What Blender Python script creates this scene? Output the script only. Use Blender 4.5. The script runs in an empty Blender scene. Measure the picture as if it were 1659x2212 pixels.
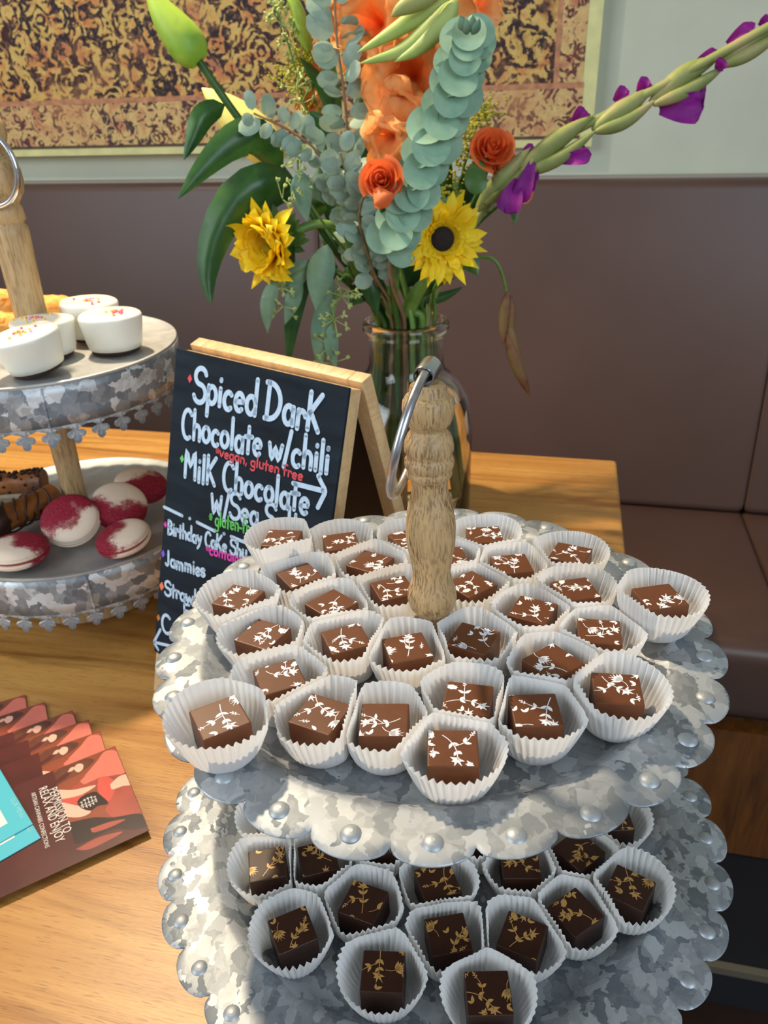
import bpy, math, random
from mathutils import Vector, Matrix
V = Vector
PI = math.pi
random.seed(7)
scene = bpy.context.scene
COL = scene.collection

# ------------------------------------------------------------------ camera
PITCH, ROLL, FPX = .4919, -.0314, 1663.0
CAM = V((0, 0, 1.205))
FW = V((0, math.cos(PITCH), -math.sin(PITCH)))
_r0 = V((1, 0, 0)); _u0 = _r0.cross(FW)
RT = _r0 * math.cos(ROLL) + _u0 * math.sin(ROLL)
UP3 = -_r0 * math.sin(ROLL) + _u0 * math.cos(ROLL)
cd = bpy.data.cameras.new('camera'); cam = bpy.data.objects.new('camera', cd); COL.objects.link(cam)
cd.sensor_fit = 'VERTICAL'; cd.sensor_height = 36; cd.lens = FPX / 2212 * 36
cd.clip_start = .01
M = Matrix((RT, UP3, -FW)).transposed().to_4x4(); M.translation = CAM
cam.matrix_world = M
cd.dof.use_dof = True; cd.dof.focus_distance = .36; cd.dof.aperture_fstop = 20
scene.camera = cam

# ------------------------------------------------------------------ light
vs = scene.view_settings
vs.view_transform = 'Standard'; vs.look = 'None'; vs.gamma = 1; vs.use_curve_mapping = False
vs.exposure = 0.25
world = bpy.data.worlds.new('room_light'); scene.world = world; world.use_nodes = True
wn = world.node_tree; bg = wn.nodes['Background']
bg.inputs[0].default_value = (.92, .96, 1, 1); bg.inputs[1].default_value = .20

def area(name, loc, target, size, power, color, spot=None):
    if spot:
        l = bpy.data.lights.new(name, 'SPOT'); l.spot_size = spot; l.spot_blend = .6; l.shadow_soft_size = size
    else:
        l = bpy.data.lights.new(name, 'AREA'); l.shape = 'RECTANGLE'; l.size = size[0]; l.size_y = size[1]
    l.energy = power; l.color = color
    o = bpy.data.objects.new(name, l); COL.objects.link(o); o.location = loc
    o.rotation_euler = (V(target) - V(loc)).to_track_quat('-Z', 'Y').to_euler()
    return o
area('pendant_lamp', (-.42, .92, 1.90), (-.12, .55, .8), .025, 52, (1, .80, .55), spot=2.0)
area('picture_spotlight', (-1.1, .75, 2.7), (-.2, 1.6, 1.1), .05, 40, (1, .90, .74), spot=1.3)
area('front_window', (1.1, -1.6, 1.9), (0.1, .6, .85), (1.6, 1.4), 28, (.72, .86, 1))
area('left_window', (-1.9, -.5, 1.9), (-.1, .5, .9), (1.3, 1.3), 24, (.80, .91, 1))

# ------------------------------------------------------------------ pixel rays of the photograph -> points in the place
def ray(x, y): return FW + RT * ((x - 829.5) / FPX) + UP3 * ((1106 - y) / FPX)
def onz(x, y, z):
    d = ray(x, y); return CAM + d * ((z - CAM.z) / d.z)
def ony(x, y, Y):
    d = ray(x, y); return CAM + d * (Y / d.y)
def onpl(x, y, p, n):
    d = ray(x, y); return CAM + d * ((p - CAM).dot(n) / d.dot(n))

# ------------------------------------------------------------------ materials
def lin(c):
    c /= 255
    return c / 12.92 if c <= .04045 else ((c + .055) / 1.055) ** 2.4
def rgb(r, g, b): return (lin(r), lin(g), lin(b), 1)
class NT:
    def __init__(s, name):
        s.m = bpy.data.materials.new(name); s.m.use_nodes = True
        s.t = s.m.node_tree; s.b = s.t.nodes['Principled BSDF']; s.out = s.t.nodes['Material Output']
    def n(s, typ, ins=None, **kw):
        nd = s.t.nodes.new('ShaderNode' + typ)
        for k, v in kw.items(): setattr(nd, k, v)
        for k, v in (ins or {}).items(): s.set(nd.inputs[k], v)
        return nd
    def set(s, sock, v):
        if isinstance(v, bpy.types.NodeSocket): s.t.links.new(v, sock)
        else: sock.default_value = v
    def p(s, **kw):
        for k, v in kw.items(): s.set(s.b.inputs[k.replace('_', ' ')], v)
        return s
    def co(s, scale=(1, 1, 1), kind='Object', rot=(0, 0, 0)):
        tc = s.n('TexCoord'); mp = s.n('Mapping', {'Scale': scale, 'Rotation': rot}); s.t.links.new(tc.outputs[kind], mp.inputs[0]); return mp.outputs[0]
    def noise(s, co, scale, detail=3, rough=.5, dist=0):
        return s.n('TexNoise', {'Vector': co, 'Scale': scale, 'Detail': detail, 'Roughness': rough, 'Distortion': dist})
    def ramp(s, fac, stops, interp='LINEAR'):
        r = s.n('ValToRGB', {'Fac': fac}); e = r.color_ramp.elements; r.color_ramp.interpolation = interp
        while len(e) < len(stops): e.new(.5)
        for q, (pos, c) in zip(e, stops): q.position = pos; q.color = c
        return r.outputs[0]
    def mix(s, f, a, b, mode='MIX'):
        m = s.n('Mix', data_type='RGBA', blend_type=mode); s.set(m.inputs[0], f); s.set(m.inputs[6], a); s.set(m.inputs[7], b); return m.outputs[2]
    def bump(s, h, strength=.3, dist=.001):
        b = s.n('Bump', {'Height': h, 'Strength': strength, 'Distance': dist}); s.t.links.new(b.outputs[0], s.b.inputs['Normal'])
MATS = {}
def simple(name, c, rough=.5, metal=0, var=0, scale=60, bump=0, **kw):
    if name in MATS: return MATS[name]
    t = NT(name); t.p(Roughness=rough, Metallic=metal, Base_Color=c, **kw)
    if var or bump:
        nz = t.noise(t.co(), scale, 4)
        if var:
            d = tuple(x * (1 - var) for x in c[:3]) + (1,); l = tuple(min(1, x * (1 + var)) for x in c[:3]) + (1,)
            t.p(Base_Color=t.ramp(nz.outputs[0], [(.3, d), (.7, l)]))
        if bump: t.bump(nz.outputs[0], bump)
    MATS[name] = t.m; return t.m
W1 = (1, 1, 1, 1); K0 = (0, 0, 0, 1)

def mat_galv(name='galvanized_steel', s1=150, light=(.53, .56, .58, 1)):
    t = NT(name); co = t.co()
    nz = t.noise(co, 160, 2)
    cd_ = t.mix(.009, co, nz.outputs['Color'], 'ADD')
    sc = t.n('Mapping', {'Vector': cd_, 'Scale': (1, .62, 1), 'Rotation': (0, 0, .5)}).outputs[0]
    vo = t.n('TexVoronoi', {'Vector': sc, 'Scale': s1, 'Randomness': 1})
    sep = t.n('SeparateColor', {'Color': vo.outputs['Color']})
    v2 = t.n('TexVoronoi', {'Vector': cd_, 'Scale': s1 * 1.9})
    sep2 = t.n('SeparateColor', {'Color': v2.outputs['Color']})
    f = t.n('Math', {0: sep.outputs[0], 1: sep2.outputs[1]}, operation='MULTIPLY_ADD'); f.inputs[2].default_value = 0
    mixf = t.n('Mix', {0: .16, 2: sep.outputs[0], 3: sep2.outputs[1]})
    col = t.ramp(mixf.outputs[0], [(.15, (.20, .225, .25, 1)), (.36, (.31, .335, .36, 1)), (.58, (.40, .425, .445, 1)), (.80, light)])
    rg = t.n('MapRange', {'Value': sep.outputs[1], 3: .46, 4: .66})
    t.p(Base_Color=col, Metallic=.62, Roughness=rg.outputs[0])
    geo = t.n('NewGeometry'); off = t.n('VectorMath', {0: vo.outputs['Color'], 1: (.5, .5, .5)}, operation='SUBTRACT')
    ad = t.n('VectorMath', {0: off.outputs[0], 1: (.17, .17, .17), 2: geo.outputs['Normal']}, operation='MULTIPLY_ADD'); nn_ = t.n('VectorMath', {0: ad.outputs[0]}, operation='NORMALIZE')
    t.t.links.new(nn_.outputs[0], t.b.inputs['Normal']); return t.m
    sm = t.noise(co, 90, 3); t.bump(sm.outputs[0], .06, .002)
    return t.m
def mat_wood(name, base, dark, flecks=1.0, sc=(900, 900, 90), rough=.5):
    t = NT(name); co = t.co(sc)
    n1 = t.noise(co, 1, 3, .6); big = t.noise(t.co((60, 60, 14)), 1, 3, .5, 1.5)
    c1 = t.ramp(big.outputs[0], [(.35, base), (.7, tuple(x * .72 for x in base[:3]) + (1,))])
    f = t.ramp(n1.outputs[0], [(.47, K0), (.60, (flecks, flecks, flecks, 1))])
    msk = t.ramp(t.noise(t.co((70, 70, 30)), 1, 2).outputs[0], [(.30, (.25, .25, .25, 1)), (.6, W1)])
    ff = t.mix(1.0, f, msk, 'MULTIPLY')
    t.p(Base_Color=t.mix(ff, c1, dark), Roughness=rough); t.bump(n1.outputs[0], .15, .0004)
    return t.m
def mat_table():
    t = NT('oak_table_wood')
    co = t.co((3.0, 42, 42)); g = t.noise(co, 1, 4, .55, 1.2)
    big = t.noise(t.co((1.2, 7, 7)), 1, 2, .5, 1.0)
    pores = t.noise(t.co((60, 900, 300)), 1, 2, .5)
    c = t.ramp(g.outputs[0], [(.30, rgb(150, 98, 42)), (.45, rgb(188, 134, 66)), (.60, rgb(206, 154, 82)), (.8, rgb(182, 128, 62))])
    c = t.mix(t.ramp(big.outputs[0], [(.4, K0), (.75, (.55, .55, .55, 1))]), c, rgb(170, 104, 46))
    pf = t.ramp(pores.outputs[0], [(.60, K0), (.68, (.55, .55, .55, 1))])
    c = t.mix(pf, c, rgb(120, 72, 34))
    t.p(Base_Color=c, Roughness=.38); t.bump(pores.outputs[0], .25, .0005)
    return t.m
def mat_paper():
    t = NT('waxed_white_paper')
    d = t.n('BsdfDiffuse', {'Color': (.93, .92, .90, 1)}); tr = t.n('BsdfTranslucent', {'Color': (.92, .90, .86, 1)})
    mx = t.n('MixShader', {0: .40}); t.t.links.new(d.outputs[0], mx.inputs[1]); t.t.links.new(tr.outputs[0], mx.inputs[2])
    t.t.links.new(mx.outputs[0], t.out.inputs[0]); return t.m
def mat_petal(name, stops, scale=60, trans=.35, rough=.6):
    if name in MATS: return MATS[name]
    t = NT(name); nz = t.noise(t.co(), scale, 4, .6)
    c = t.ramp(nz.outputs[0], stops)
    t.p(Base_Color=c, Roughness=rough)
    tr = t.n('BsdfTranslucent', {'Color': c}); mx = t.n('MixShader', {0: trans})
    t.t.links.new(t.b.outputs[0], mx.inputs[1]); t.t.links.new(tr.outputs[0], mx.inputs[2]); t.t.links.new(mx.outputs[0], t.out.inputs[0])
    MATS[name] = t.m; return t.m
def mat_choc(name, c, c2):
    t = NT(name); nz = t.noise(t.co(), 180, 3)
    t.p(Base_Color=t.ramp(nz.outputs[0], [(.3, c), (.7, c2)]), Roughness=.42)
    t.b.inputs['Specular IOR Level'].default_value = .35
    return t.m
def mat_glass(name, ior, col=W1):
    t = NT(name); t.p(Base_Color=col, Roughness=0.0, IOR=ior)
    t.b.inputs['Transmission Weight'].default_value = 1
    return t.m
def mat_rug(name, dark, mids, scale=26, thr=.5):
    t = NT(name); co = t.co()
    w = t.noise(co, 38, 2); cw = t.mix(.020, co, w.outputs['Color'], 'ADD')
    a = t.noise(cw, scale, 4, .62, .35)
    v = t.n('TexVoronoi', {'Vector': cw, 'Scale': scale * .5, 'Randomness': .8}); ring = t.n('Math', {0: v.outputs['Distance'], 1: 26}, operation='MULTIPLY'); rs = t.n('Math', {0: ring.outputs[0]}, operation='SINE')
    aa = t.n('Math', {0: rs.outputs[0], 1: .06, 2: a.outputs[0]}, operation='MULTIPLY_ADD')
    m = t.ramp(aa.outputs[0], [(thr - .02, K0), (thr + .02, W1)])
    b = t.noise(cw, scale * .45, 3, .6, .3)
    colm = t.ramp(b.outputs[0], [(.30 + .4 * i / max(1, len(mids) - 1), c) for i, c in enumerate(mids)])
    d2 = t.noise(co, 9, 3)
    cd2 = t.ramp(d2.outputs[0], [(.42, dark[0]), (.58, dark[1])])
    fine = t.noise(co, 130, 4, .7)
    c = t.mix(m, cd2, colm)
    c = t.mix(t.ramp(fine.outputs[0], [(.48, K0), (.72, (.55, .55, .55, 1))]), c, t.ramp(fine.outputs[0], [(.5, rgb(110, 62, 46)), (.7, rgb(205, 165, 120))]))
    wear = t.noise(co, 6.5, 4, .6)
    c = t.mix(t.ramp(wear.outputs[0], [(.55, K0), (.72, (.65, .65, .65, 1))]), c, rgb(200, 146, 98))
    t.p(Base_Color=c, Roughness=.75); return t.m

def mat_plain_galv():
    t = NT('smooth_galvanized_steel'); n1 = t.noise(t.co(), 45, 4, .6, .8)
    t.p(Base_Color=t.ramp(n1.outputs[0], [(.3, (.42, .43, .43, 1)), (.7, (.56, .57, .56, 1))]), Metallic=.55, Roughness=.5); return t.m
GALV_T = mat_plain_galv()
GALV = mat_galv(); GALV2 = mat_galv('galvanized_steel_fine', 180)
MANGO = mat_wood('mango_wood', rgb(200, 164, 114), rgb(84, 58, 34), .85, (1100, 1100, 130))
MANGO2 = mat_wood('mango_wood_pale', rgb(206, 172, 122), rgb(120, 88, 54), .6, (500, 500, 60))
PINE = mat_wood('pine_wood', rgb(228, 190, 138), rgb(200, 150, 96), .6, (500, 40, 500))
TABLE = mat_table(); PAPER = mat_paper()
MILK = mat_choc('milk_chocolate', rgb(98, 54, 28), rgb(106, 60, 32)); DARK = mat_choc('dark_chocolate', rgb(50, 26, 17), rgb(58, 31, 20))
WHITEP = simple('white_cocoa_print', (.86, .86, .90, 1), .5); GOLDP = simple('gold_cocoa_print', rgb(196, 150, 84), .4, .15)
STEEL = simple('polished_steel', (.62, .63, .65, 1), .22, 1); PEWTER = simple('worn_steel_wire', (.60, .60, .62, 1), .3, 1, .25, 150)
LEATHER = None
def mat_leather():
    t = NT('brown_leather'); co = t.co()
    v = t.n('TexVoronoi', {'Vector': co, 'Scale': 900}); nz = t.noise(co, 3, 3)
    t.p(Base_Color=t.ramp(nz.outputs[0], [(.3, rgb(80, 58, 50)), (.7, rgb(89, 66, 57))]), Roughness=.40)
    t.bump(v.outputs[0], .12, .0004); return t.m
LEATHER = mat_leather()
GLASS = mat_glass('clear_glass', 1.45, (.97, .96, .93, 1)); WATER = mat_glass('water', 1.33, (.96, .98, .92, 1))

# ------------------------------------------------------------------ mesh helpers
class MB:
    def __init__(s): s.v = []; s.f = []; s.m = []
    def face(s, idx, mat=0): s.f.append(tuple(idx)); s.m.append(mat)
    def poly(s, pts, mat=0):
        b = len(s.v); s.v += [V(p) for p in pts]; s.face(range(b, b + len(pts)), mat)
    def grid(s, rows, mat=0, closed=False):
        b = len(s.v); n = len(rows[0])
        for r in rows: s.v += [V(p) for p in r]
        for i in range(len(rows) - 1):
            for j in range(n if closed else n - 1):
                k = (j + 1) % n
                s.face((b + i * n + j, b + i * n + k, b + (i + 1) * n + k, b + (i + 1) * n + j), mat)
    def lathe(s, prof, n=40, mat=0, frame=None, cap=True):
        fr = frame or Matrix.Identity(4)
        rows = [[fr @ V((r * math.cos(2 * PI * j / n), r * math.sin(2 * PI * j / n), z)) for j in range(n)] for r, z in prof]
        s.grid(rows, mat, True)
        if cap:
            s.poly(rows[0][::-1], mat); s.poly(rows[-1], mat)
    def tube(s, pts, rad, n=10, mat=0, closed=False):
        pts = [V(p) for p in pts]; N = len(pts)
        rads = rad if isinstance(rad, (list, tuple)) else [rad] * N
        rows = []; side = None
        for i in range(N):
            a = pts[i - 1] if (i > 0 or closed) else pts[i]; b = pts[(i + 1) % N] if (i < N - 1 or closed) else pts[i]
            t = (b - a).normalized()
            if side is None:
                side = t.cross(V((0, 0, 1)))
                if side.length < .1: side = t.cross(V((1, 0, 0)))
            side = (side - t * side.dot(t)).normalized(); up = t.cross(side)
            rows.append([pts[i] + (side * math.cos(2 * PI * j / n) + up * math.sin(2 * PI * j / n)) * rads[i] for j in range(n)])
        if closed: rows.append(rows[0])
        s.grid(rows, mat, True)
        if not closed:
            s.poly(rows[0][::-1], mat); s.poly(rows[-1], mat)
    def box(s, lo, hi, frame=None, mat=0, bev=0):
        fr = frame or Matrix.Identity(4); (x0, y0, z0), (x1, y1, z1) = lo, hi
        if bev <= 0:
            P = [fr @ V(p) for p in ((x0, y0, z0), (x1, y0, z0), (x1, y1, z0), (x0, y1, z0), (x0, y0, z1), (x1, y0, z1), (x1, y1, z1), (x0, y1, z1))]
            b = len(s.v); s.v += P
            for f in ((3, 2, 1, 0), (4, 5, 6, 7), (0, 1, 5, 4), (1, 2, 6, 5), (2, 3, 7, 6), (3, 0, 4, 7)): s.face([b + k for k in f], mat)
            return
        def ring(z, e, r):      # rounded rectangle
            o = []
            for cx, cy, a0 in ((x1 - e - r, y1 - e - r, 0), (x0 + e + r, y1 - e - r, 90), (x0 + e + r, y0 + e + r, 180), (x1 - e - r, y0 + e + r, 270)):
                for k in range(4):
                    a = math.radians(a0 + 30 * k); o.append(fr @ V((cx + r * math.cos(a), cy + r * math.sin(a), z)))
            return o
        R = bev; rows = []
        for k in range(4):
            a = PI / 2 * k / 3; rows.append(ring(z0 + R * (1 - math.sin(a)), R * (1 - math.cos(a)), R * max(.25, math.cos(a)) if 0 else R))
        rows = [ring(z0 + R * (1 - math.sin(PI / 2 * k / 3)), R * (1 - math.sin(PI / 2 * k / 3)) * 0 + R * (1 - math.cos(PI / 2 * (3 - k) / 3)) * 0 + R * (1 - math.sin(PI / 2 * k / 3)), R) for k in range(4)]
        rows = [ring(z0 + R * (1 - math.cos(PI / 2 * (k / 3))), R * (1 - math.sin(PI / 2 * (k / 3))), R) for k in range(4)] + \
               [ring(z1 - R * (1 - math.cos(PI / 2 * (k / 3))), R * (1 - math.sin(PI / 2 * (k / 3))), R) for k in (3, 2, 1, 0)]
        s.grid(rows, mat, True); s.poly(rows[0][::-1], mat); s.poly(rows[-1], mat)
    def ball(s, c, r, n=8, mat=0, sc=(1, 1, 1)):
        c = V(c); rows = []
        for i in range(1, n):
            a = PI * i / n
            rows.append([c + V((r * sc[0] * math.sin(a) * math.cos(2 * PI * j / (n + 2)), r * sc[1] * math.sin(a) * math.sin(2 * PI * j / (n + 2)), -r * sc[2] * math.cos(a))) for j in range(n + 2)])
        s.grid(rows, mat, True); s.poly(rows[0][::-1], mat); s.poly(rows[-1], mat)
def catmull(pts, n=6):
    pts = [V(p) for p in pts]
    if len(pts) < 3:
        return [pts[0].lerp(pts[-1], i / n) for i in range(n + 1)]
    P = [pts[0] * 2 - pts[1]] + pts + [pts[-1] * 2 - pts[-2]]; o = []
    for i in range(1, len(P) - 2):
        p0, p1, p2, p3 = P[i - 1:i + 3]
        for k in range(n):
            t = k / n
            o.append(.5 * ((2 * p1) + (p2 - p0) * t + (2 * p0 - 5 * p1 + 4 * p2 - p3) * t * t + (3 * p1 - p0 - 3 * p2 + p3) * t ** 3))
    o.append(pts[-1]); return o

WM = {}      # world matrices of things
def wm(o): return WM.get(o.name, Matrix.Identity(4))
def obj(name, mb, mats, parent=None, smooth=True, world=True, mw=None):
    me = bpy.data.meshes.new(name)
    o = bpy.data.objects.new(name, me); COL.objects.link(o)
    m = mw or Matrix.Identity(4)
    if parent is not None: o.parent = parent; base = wm(parent)
    else: base = m
    if mw is not None and parent is not None: base = m
    inv = base.inverted()
    vs_ = [inv @ p for p in mb.v] if world else mb.v
    me.from_pydata([tuple(p) for p in vs_], [], mb.f)
    mats = mats if isinstance(mats, (list, tuple)) else [mats]
    for q in mats: me.materials.append(q)
    me.polygons.foreach_set('material_index', mb.m)
    if smooth is True: me.polygons.foreach_set('use_smooth', [True] * len(me.polygons))
    elif smooth:
        me.polygons.foreach_set('use_smooth', [True] * len(me.polygons))
        try: me.set_sharp_from_angle(angle=smooth)
        except Exception: pass
    me.update()
    if parent is None: o.matrix_world = m; WM[o.name] = m
    else:
        WM[o.name] = base
        if mw is not None: o.matrix_local = wm(parent).inverted() @ m
    return o
def tag(o, label, cat, group=None, kind=None):
    if label: o['label'] = label
    if cat: o['category'] = cat
    if group: o['group'] = group
    if kind: o['kind'] = kind
    return o
def thing(name, label, cat, loc=(0, 0, 0), group=None, mat=None):
    o = bpy.data.objects.new(name, None); COL.objects.link(o); o.empty_display_size = .02
    m = mat or Matrix.Translation(loc); o.matrix_world = m; WM[o.name] = m
    return tag(o, label, cat, group)
def T(p): return Matrix.Translation(V(p))
def struct(name, mb, mats, smooth=False, parent=None, mw=None):
    o = obj(name, mb, mats, parent, smooth, mw=mw)
    if parent is None: o['kind'] = 'structure'
    return o
def frame(o, x, y, z):
    m = Matrix((V(x), V(y), V(z))).transposed().to_4x4(); m.translation = V(o); return m

# ------------------------------------------------------------------ setting: wall, floor, bench
WD = V((.9723, -.2338, 0)); NB = V((-.2338, -.9723, 0)); J = V((.4927, 1.3985, 0))
BF = frame(J, WD, -NB, (0, 0, 1))        # x along the wall, y into the wall, z up
mb = MB(); mb.box((-3.2, .14, -.12), (1.6, .24, 3.0), BF)
wallm = NT('pale_sage_wall'); wz = wallm.noise(wallm.co((8, 8, 8)), 1, 4)
wallm.p(Base_Color=wallm.ramp(wz.outputs[0], [(.3, rgb(192, 196, 176)), (.7, rgb(200, 204, 184))]), Roughness=.8)
struct('wall_back', mb, wallm.m, mw=BF)
mb = MB(); mb.box((-3.2, -.659, -.10), (1.6, .16, 0), BF)
struct('floor', mb, simple('charcoal_floor_tile', rgb(34, 35, 38), .45, 0, .15, 12), mw=BF)
mb = MB(); mb.box((-3.2, -4.0, -.2), (1.6, -.659, -.10), BF)
struct('floor_lower', mb, simple('dark_walnut_floor', rgb(52, 32, 20), .4, 0, .25, 15), mw=BF)
mb = MB(); mb.box((-3.2, -.667, -.012), (1.6, -.655, .003), BF)
struct('trim_1', mb, simple('floor_edge_strip', rgb(176, 164, 140), .35, .8), mw=BF)

bench = thing('banquette_bench', 'long brown leather banquette bench with high padded back along the wall', 'bench', mat=BF)
seams = [-2.3, -1.5, -.64, .2313, 1.1]
def pad(x0, x1, prof, r=.012, nx=14):
    # prof: closed outline in (y,z); extruded along x with rounded ends
    m = MB(); rows = []
    cy = sum(p[0] for p in prof) / len(prof); cz = sum(p[1] for p in prof) / len(prof)
    xs = [(x0 + .001, 1.0), (x0 + .002, .55), (x0 + .005, .22), (x0 + .010, .06), (x0 + .02, 0), (x1 - .02, 0), (x1 - .010, .06), (x1 - .005, .22), (x1 - .002, .55), (x1 - .001, 1.0)]
    for x, k in xs:
        row = []
        for y, z in prof:
            d = V((0, cy - y, cz - z)); L = max(d.length, 1e-6)
            row.append(BF @ (V((x, y, z)) + d / L * (k * r)))
        rows.append(row)
    m.grid(rows, 0, True); m.poly(rows[0][::-1]); m.poly(rows[-1]); return m
def rounded(pts, r=.02, n=4):
    o = []; N = len(pts)
    for i in range(N):
        p = V((*pts[i], 0)); a = V((*pts[i - 1], 0)); b = V((*pts[(i + 1) % N], 0))
        da = (a - p); db = (b - p); rr = min(r, da.length * .45, db.length * .45)
        s0 = p + da.normalized() * rr; s1 = p + db.normalized() * rr
        for k in range(n + 1):
            t = k / n; q = s0.lerp(p, t).lerp(p.lerp(s1, t), t); o.append((q.x, q.y))
    return o
seatp = rounded([(0.05, .45), (-.20, .455), (-.442, .448), (-.440, .300), (0.05, .30)], .03)
backp = rounded([(.0, .452), (.08, 1.066), (.135, 1.066), (.135, .452)], .018)
for i in range(len(seams) - 1):
    obj('seat_cushion', pad(seams[i], seams[i + 1], seatp), LEATHER, bench, .7)
    obj('back_cushion', pad(seams[i] - .004 + .004, seams[i + 1], backp), LEATHER, bench, .7)
walnut = NT('walnut_plinth'); wc = walnut.noise(walnut.co((60, 60, 5)), 1, 4, .6, .8)
walnut.p(Base_Color=walnut.ramp(wc.outputs[0], [(.3, rgb(88, 48, 18)), (.7, rgb(132, 78, 30))]), Roughness=.35)
mb = MB(); mb.box((-2.3, -.445, .002), (1.1, -.02, .285), BF); obj('plinth', mb, walnut.m, bench, False)
mb = MB(); mb.box((-2.3, -.41, .285), (1.1, -.02, .30), BF); obj('seat_base', mb, simple('black_base', rgb(22, 20, 20), .6), bench, False)
mb = MB(); mb.box((-2.3, .105, .30), (1.1, .138, 1.07), BF, bev=.002); obj('back_board', mb, simple('grey_ledge', rgb(150, 140, 130), .5), bench, False)

# picture
PB, PR = 1.1192, -.1264
pic = thing('rug_print_canvas', 'large worn floral rug print canvas with pale edge on the wall', 'picture', mat=BF @ T((-.75, .14, PB)))
px0, px1, pz0, pz1 = -1.9, PR, PB, 2.25
mb = MB(); mb.box((px0, .108, pz0), (px1, .1395, pz1), BF)
obj('canvas_edge', mb, simple('pale_yellow_canvas', rgb(214, 212, 150), .7, 0, .1, 40), pic, False)
rugF = mat_rug('rug_field_print', (rgb(58, 26, 28), rgb(34, 24, 34)), [rgb(150, 92, 60), rgb(206, 170, 88), rgb(212, 180, 104), rgb(204, 138, 72), rgb(176, 108, 84)], 44, .50)
rugB = mat_rug('rug_border_print', (rgb(96, 44, 46), rgb(60, 44, 50)), [rgb(186, 110, 84), rgb(214, 186, 120), rgb(204, 158, 110)], 60, .46)
rugL = simple('rug_line_print', rgb(184, 128, 92), .7, 0, .35, 60)
rugD = simple('rug_dark_line_print', rgb(84, 62, 52), .7, 0, .4, 80)
def flat(x0, x1, z0, z1, y, m): mb_ = MB(); mb_.box((x0, y, z0), (x1, .1082, z1), BF); return mb_
obj('printed_field', flat(px0 + .04, px1 - .075, 1.222, pz1 - .10, .1070, 0), rugF, pic, False)
obj('printed_border', flat(px0 + .02, px1 - .022, 1.138, 1.213, .1072, 0), rugB, pic, False)
obj('printed_side_border', flat(px1 - .066, px1 - .024, 1.213, pz1 - .04, .1072, 0), rugB, pic, False)
obj('printed_line', flat(px0 + .02, px1 - .022, 1.213, 1.222, .1069, 0), rugL, pic, False)
obj('printed_line', flat(px1 - .075, px1 - .066, 1.222, pz1 - .04, .1069, 0), rugL, pic, False)
obj('printed_line', flat(px0 + .02, px1 - .022, 1.133, 1.138, .1069, 0), rugD, pic, False)

# ------------------------------------------------------------------ table
TC = V((.3284, .9814, .75)); TD = V((-.2338, -.9723, 0)); TF = frame(TC, -WD, -V((.2338, .9723, 0)), (0, 0, 1))
# TF: x runs left along the back edge, y runs toward the camera; make it right handed
TF = frame(TC, -WD, TD, (-WD).cross(TD))
table = thing('cafe_table', 'rectangular oak cafe table in front of the leather bench', 'table', mat=TF)
mb = MB(); mb.box((0, 0, -.035), (1.5, 1.15, 0), TF, bev=.004); obj('tabletop', mb, TABLE, table, .6)
for lx in (.35, 1.15):
    mb = MB(); mb.lathe([(.035, -.715), (.035, -.036)], 24, frame=TF @ T((lx, .58, 0))); obj('leg', mb, simple('black_steel', rgb(20, 20, 20), .4, .6), table)
    mb = MB(); mb.lathe([(.21, -.745), (.21, -.738), (.05, -.716)], 32, frame=TF @ T((lx, .58, 0))); obj('foot', mb, simple('black_steel', rgb(20, 20, 20), .4, .6), table)

# ------------------------------------------------------------------ chocolate stand
N3 = V((-.0182, .0253, 1)).normalized(); EX = V((1, 0, .0182)).normalized(); EY = N3.cross(EX)
SF = frame(V((.0262, .2992, .7501)) + V((0, 0, .0024)), EX, EY, N3)
SF0 = frame(V((.0262, .2992, .7501)), EX, EY, N3)
stand = thing('two_tier_stand', 'large two tier galvanized stand holding chocolates in paper cups', 'tiered stand', mat=SF0)
ZU, ZL = .2256, .0995
def scallop_tray(N, ph, rin, rw, rriv, rtip, depth, zr):
    m = MB(); per = 20; K = N * per; rows = []
    def ringf(fn):
        return [SF0 @ V(fn(2 * PI * k / K + ph, ((k / per) % 1 + .5) % 1 - .5)) for k in range(K)]
    rows.append(ringf(lambda a, f: (.002 * math.cos(a), .002 * math.sin(a), zr - depth)))
    for r in (.03, rin * .7, rin - .004): rows.append(ringf(lambda a, f, r=r: (r * math.cos(a), r * math.sin(a), zr - depth)))
    rows.append(ringf(lambda a, f: ((rin) * math.cos(a), (rin) * math.sin(a), zr - depth + .0006)))
    for t in (.25, .5, .75):
        def w(a, f, t=t):
            r = rin + (rw - rin) * t + .0006 * math.sin(a * N * 4.0) * math.sin(PI * t); z = zr - depth + depth * (t ** 1.15) + .0006 * math.sin(a * N * 4.0) * math.sin(PI * t)
            return (r * math.cos(a), r * math.sin(a), z)
        rows.append(ringf(w))
    for r, dz in ((rw, -.0003), (rw + .003, .0004), (rriv - .004, 0), (rriv, -.0002)): rows.append(ringf(lambda a, f, r=r, dz=dz: (r * math.cos(a), r * math.sin(a), zr + dz)))
    rv = rriv + (rtip - rriv) * .22
    def rim(k):
        def g(a, f):
            R = rv + (rtip - rv) * max(0, 1 - (2 * f) ** 2) ** .55 * (.96 + .08 * math.sin(a * 3.1 + N)); r = rriv + (R - rriv) * k
            return (r * math.cos(a), r * math.sin(a), zr - .0002 - .0012 * k ** 3 + .0008 * math.sin(a * 5 + N) * k)
        return g
    for k in (.35, .7, .93, 1): rows.append(ringf(rim(k)))
    m.grid(rows, 0, True); return m
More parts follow.
